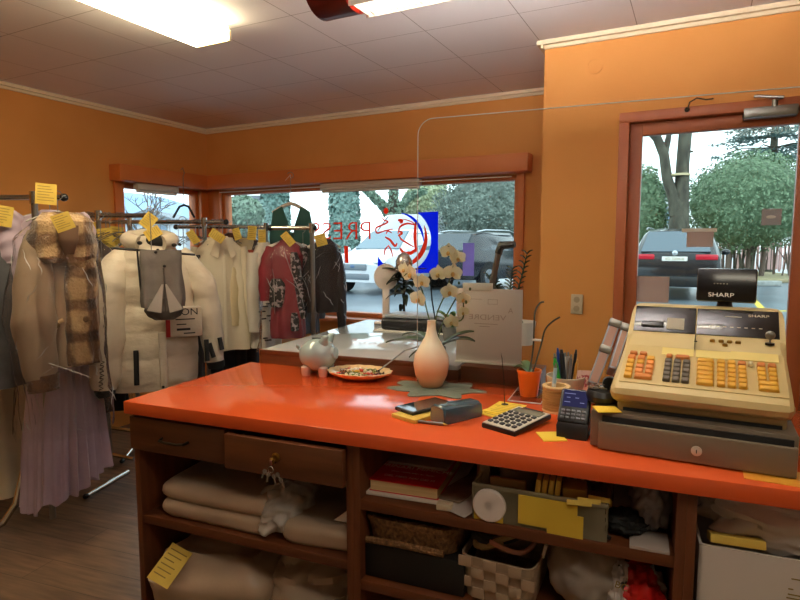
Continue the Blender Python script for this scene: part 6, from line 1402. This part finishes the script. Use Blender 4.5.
def slabcoat(name, label, x, y, d, off, w_, h_, mt, seed, rail, dep=.07, sl=True, hm=None, cat=None, long=0):
    G_, ga = frame_at(x, y, d, off); t = thing(name, label, cat or name, G_, ga)
    m_ = MB(); torso(m_, [(0, .04, .04), (-.05, w_*.6, dep*.7), (-.12, w_*.95, dep), (-h_*.6, w_*.9, dep*1.1), (-h_, w_, dep*1.15)], (.012, 6, seed), None, (.01, 7), 56, 46, 2.6, seed); m_.build('body', mt, t, ang=60)
    if sl:
        for s in (-1, 1): m_ = MB(); sleeve(m_, [(s*w_*.85, 0, -.08), (s*w_*1.08, -.03, -.3), (s*w_*1.1, -.04, -min(.62, h_*.85))], [.045, .05, .04], wr=.07, seed=seed+s); m_.build('sleeve', mt, t, ang=60)
    hanger('%s hanger of the %s' % ('wire' if not hm else 'shaped', label.split(' with ')[0].split(' hanging')[0].split(' on ')[0].split(' between')[0].split(' behind')[0]), G_+Vector((0, 0, .01)), ga, rail, hm or steel, w_*.85, .05, .003 if not hm else .009); return t
slabcoat('shirt', 'ivory shirt behind the cream shirt', 246, 238, 4.18, 50, .17, .72, mat('ivory', '#d8c8a4', '#c9b891', scale=4, rough=.8), 81, z3)
slabcoat('jacket', 'grey brown jacket hanging third from the cream shirt', 253, 240, 4.24, 58, .16, .76, mat('grey_brown', '#6b5e50', '#5c5044', scale=6, rough=.85), 83, z4)
slabcoat('jacket', 'terracotta jacket between the grey brown one and the printed white coat', 258, 240, 4.28, 62, .15, .70, mat('terracotta', '#b35238', '#a3452e', scale=6, rough=.8), 85, z4)
slabcoat('jacket', 'dark brown jacket behind the yellow tickets over the cream shirt', 232, 233, 4.34, 40, .15, .6, mat('chestnut', '#4a2a1c', rough=.8), 87, z3)
prn = mat('black_white_print', '#ddd6cc', '#2a2828', scale=16, rough=.7, contrast=(.52, .55))
slabcoat('coat', 'white coat with black printed words hanging left of the red dress', 264, 242, 4.05, 30, .10, .74, mat('off_white', '#dcd6cc', '#d0c8bc', scale=4, rough=.75), 89, z4)
o_ = [o for o in bpy.data.objects if o.name.startswith('coat') and o.get('label', '').startswith('white coat')][0]
m_ = MB(); rn = random.Random(6)
for i in range(34): m_.box((rn.uniform(-.08, .09), -.085-.01*rn.random(), -.12-i*.017), (rn.uniform(.02, .05), .012, .009))
m_.build('print', tx, o_)
text('print', 'VE', .05, tx, o_, (.04, -.105, -.66), (PI/2, 0, 0), .0005)
# ---------------- red dress under film
d = 3.82; k = scl(d); E_, ea = frame_at(287, 241, d, 4)
LX = lambda x: (x-287)*k
LZ_ = lambda y: -(y-241)*k
redd = mat('red_crepe', '#84202b', '#741823', scale=5, rough=.65, bump=.1, bscale=12); flor = mat('flower_print', '#1a1618', '#a5969a', scale=44, rough=.7, contrast=(.52, .58))
t = thing('dress', 'red dress with black and white flowered panels under clear film', 'dress', E_, ea)
m_ = MB(); torso(m_, [(LZ_(240), .04, .04), (LZ_(247), .09, .06), (LZ_(256), .115, .075), (LZ_(290), .10, .08), (LZ_(335), .115, .085), (LZ_(338), .11, .08)], (.010, 6, 0), None, (.01, 7), seed=91); m_.build('body', redd, t, ang=60)
for pf, sd in (([(LZ_(278), .03, .02, LX(275), -.075), (LZ_(284), .05, .026, LX(276), -.075), (LZ_(300), .05, .026, LX(275), -.078), (LZ_(306), .035, .02, LX(275), -.075)], 93), ([(LZ_(252), .02, .02, LX(293), -.062), (LZ_(262), .035, .024, LX(294), -.070), (LZ_(300), .026, .02, LX(299), -.075), (LZ_(318), .014, .016, LX(301), -.078)], 95), ([(LZ_(312), .02, .016, LX(292), -.082), (LZ_(320), .028, .02, LX(292), -.082), (LZ_(330), .022, .016, LX(292), -.084)], 96)):
    m_ = MB(); torso(m_, pf, (.003, 5, 0), None, (.006, 10), 40, 24, 2.3, sd); m_.build('flower_panel', flor, t, ang=60)
for s in (-1, 1): m_ = MB(); sleeve(m_, [(s*.095, 0, LZ_(248)), (s*.135, -.02, LZ_(268)), (s*.14, -.03, LZ_(300))], [.042, .05, .045], wr=.08, seed=s+3); m_.build('sleeve', redd if s < 0 else flor, t, ang=60)
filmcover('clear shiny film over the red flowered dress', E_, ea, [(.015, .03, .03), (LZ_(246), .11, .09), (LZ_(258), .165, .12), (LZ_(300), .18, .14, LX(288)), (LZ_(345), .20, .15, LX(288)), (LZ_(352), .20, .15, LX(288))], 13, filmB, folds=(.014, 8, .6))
hanger('white shaped hanger of the red flowered dress', E_+Vector((0, 0, .0)), ea, z5, hgw, .15, .06, .012)
slabcoat('jacket', 'blue grey jacket just right of the red flowered dress', 303, 246, 3.98, 40, .10, .60, mat('blue_grey_cloth', '#4a5560', '#3c4650', scale=5, rough=.8), 97, z5, hm=hgw)
# ---------------- black jacket under film
d = 3.86; k = scl(d); B_, ba = frame_at(324, 240, d, 8)
LX = lambda x: (x-324)*k
LZ_ = lambda y: -(y-240)*k
blk = mat('black_jacket_cloth', '#1b1618', '#261f22', scale=6, rough=.6, bump=.15, bscale=12)
t = thing('jacket', 'black jacket under film at the window end of the racks', 'jacket', B_, ba)
m_ = MB(); torso(m_, [(LZ_(239), .04, .04), (LZ_(245), .08, .06), (LZ_(254), .10, .07), (LZ_(285), .095, .075), (LZ_(312), .10, .08, LX(322))], (.01, 6, 0), None, (.01, 7), seed=101); m_.build('body', blk, t, ang=60)
m_ = MB(); sleeve(m_, [(LX(335), 0, LZ_(250)), (LX(339), -.03, LZ_(280)), (LX(340), -.04, LZ_(310)), (LX(340), -.04, LZ_(331))], [.038, .042, .034, .024], wr=.07, seed=3); m_.build('sleeve', blk, t, ang=60)
m_ = MB(); sleeve(m_, [(LX(313), 0, LZ_(250)), (LX(308), -.02, LZ_(275)), (LX(307), -.02, LZ_(306))], [.038, .042, .034], wr=.07, seed=5); m_.build('sleeve', blk, t, ang=60)
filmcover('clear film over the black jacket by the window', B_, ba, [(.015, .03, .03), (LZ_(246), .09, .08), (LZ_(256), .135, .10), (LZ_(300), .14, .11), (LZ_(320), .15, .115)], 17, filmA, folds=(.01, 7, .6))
hanger('white hanger of the black jacket by the window', B_+Vector((0, 0, .0)), ba, z5, hgw, .11, .05, .009)
for (x, y, dd, tl, w_, h_, lb) in ((193, 237, 3.75, -32, .05, .09, 'narrow yellow ticket right of the padded jacket collar'), (217, 236, 3.82, -55, .06, .10, 'yellow ticket over the collar of the cream shirt'), (237, 234, 4.0, -15, .05, .08, 'yellow ticket between the cream shirt and the ivory shirt'), (252, 233, 4.1, 5, .06, .10, 'yellow ticket on the grey brown jacket'), (262, 236, 4.0, 0, .05, .09, 'yellow ticket on the printed white coat'), (288, 239, 3.62, -40, .05, .09, 'yellow ticket on the hanger of the red flowered dress'), (321, 240, 3.7, -15, .07, .075, 'yellow ticket on the collar of the black jacket by the window')): tk(lb, x, y, dd, faceang(x), tl, w_, h_)
# ---------------- green waistcoat and lone hanger hung from the header
d = 4.2; k = scl(d); V_, va = frame_at(291, 206, d, 4)
LX = lambda x: (x-291)*k
LZ_ = lambda y: -(y-206)*k
grn = mat('dark_green_cloth', '#1a463e', '#22544a', scale=8, rough=.75); dgl = mat('green_lining', '#3a2a28', rough=.8)
t = thing('waistcoat', 'dark green waistcoat hung high before the wide window', 'waistcoat', V_, va)
for s in (-1, 1):
    m_ = MB(); m_.loft([[(s*x, y, z) for x, z in ((LX(291+2), LZ_(228)), (LX(291+9), LZ_(207)), (LX(291+18), LZ_(212)), (LX(291+22), LZ_(236)), (LX(291+20), LZ_(262)), (LX(291+2), LZ_(262)))] for y in (-.055, -.04, -.02)]); m_.build('front_panel', grn, t, ang=30)
m_ = MB(); torso(m_, [(LZ_(232), .11, .02, 0, .02), (LZ_(234), .125, .03, 0, .01), (LZ_(240), .135, .045, 0, .02), (LZ_(262), .13, .045, 0, .02)], (.004, 5, 0), None, (.006, 7), 48, 30, 2.6, 111); 
m_.build('back_panel', grn, t, ang=60)
th = hanger('cream shaped hanger of the green waistcoat', V_+Vector((0, 0, .018)), va, 1.985+.0, mat('hanger_cream', '#d8c6b8', rough=.5), .13, .07, .013)
p = pix(184, 205, 4.45); hp = thing('coat_hanger', 'black coat hanger hung alone before the small side window', 'hanger', p, faceang(184, 30))
kk = scl(4.45)
MB().tube([(-12*kk, 0, -13*kk), (-5*kk, 0, -2*kk), (0, 0, 0), (5*kk, 0, -1.5*kk), (11*kk, 0, -12*kk)], .009, 8).build('shoulders', hgk, hp)
m_ = MB(); zt_ = 2.0-p.z; m_.tube([(0, 0, 0), (0, 0, zt_), (.012, 0, zt_+.03), (0, 0, zt_+.07), (-.015, 0, zt_+.05)], .003, 6); m_.build('hook', steel, hp)
a = ony(285, 186, YB-.14); b = pix(291, 206, 4.2)
tag(MB().tube([(a.x, YB-.135, 2.02), Vector((b.x, b.y, 1.985)), Vector((b.x, b.y, b.z+.07))], .0015, 5).build('hanging_cord', whitep), 'thin cord from the header carrying the green waistcoat', 'cord')
p = ony(181, 166, YB-.15); tag(MB().tube([(p.x, YB-.13, p.z-.03), (p.x, YB-.16, p.z-.02), (p.x, YB-.165, p.z+.03), (p.x+.01, YB-.15, p.z+.06)], .004, 6).build('wall_hook', steel), 'small metal hook on the corner of the orange window header', 'hook')
# crowded hooks of further wire hangers on the rails
def hookrow(label, px0, px1, py, d, n_, grp):
    src = None
    for i in range(n_):
        x = px0+(px1-px0)*(i+.3*math.sin(i*2.3))/(n_-1); p = pix(x, py, d); loc = p-Vector((0, 0, .10))
        if src is None:
            src = hanger(label, loc, URA+PI/2-.3, p.z, steel, .17, .06, .0028); src['group'] = grp
        else:
            c = copy_tree(src); c.location = loc; c.rotation_euler = (0, 0, URA+PI/2-.3+.25*math.sin(i*1.7))
hookrow('wire hanger crowded on the rail between the plaid and the padded jacket', 82, 128, 215.5, 3.55, 9, 'wire hangers on the rail behind the padded jacket')
hookrow('wire hanger crowded on the rail over the cream shirt', 160, 222, 222, 4.05, 12, 'wire hangers on the rail over the cream shirt')
hookrow('wire hanger crowded on the rail left of the red flowered dress', 228, 278, 227, 4.35, 9, 'wire hangers on the rail left of the red dress')
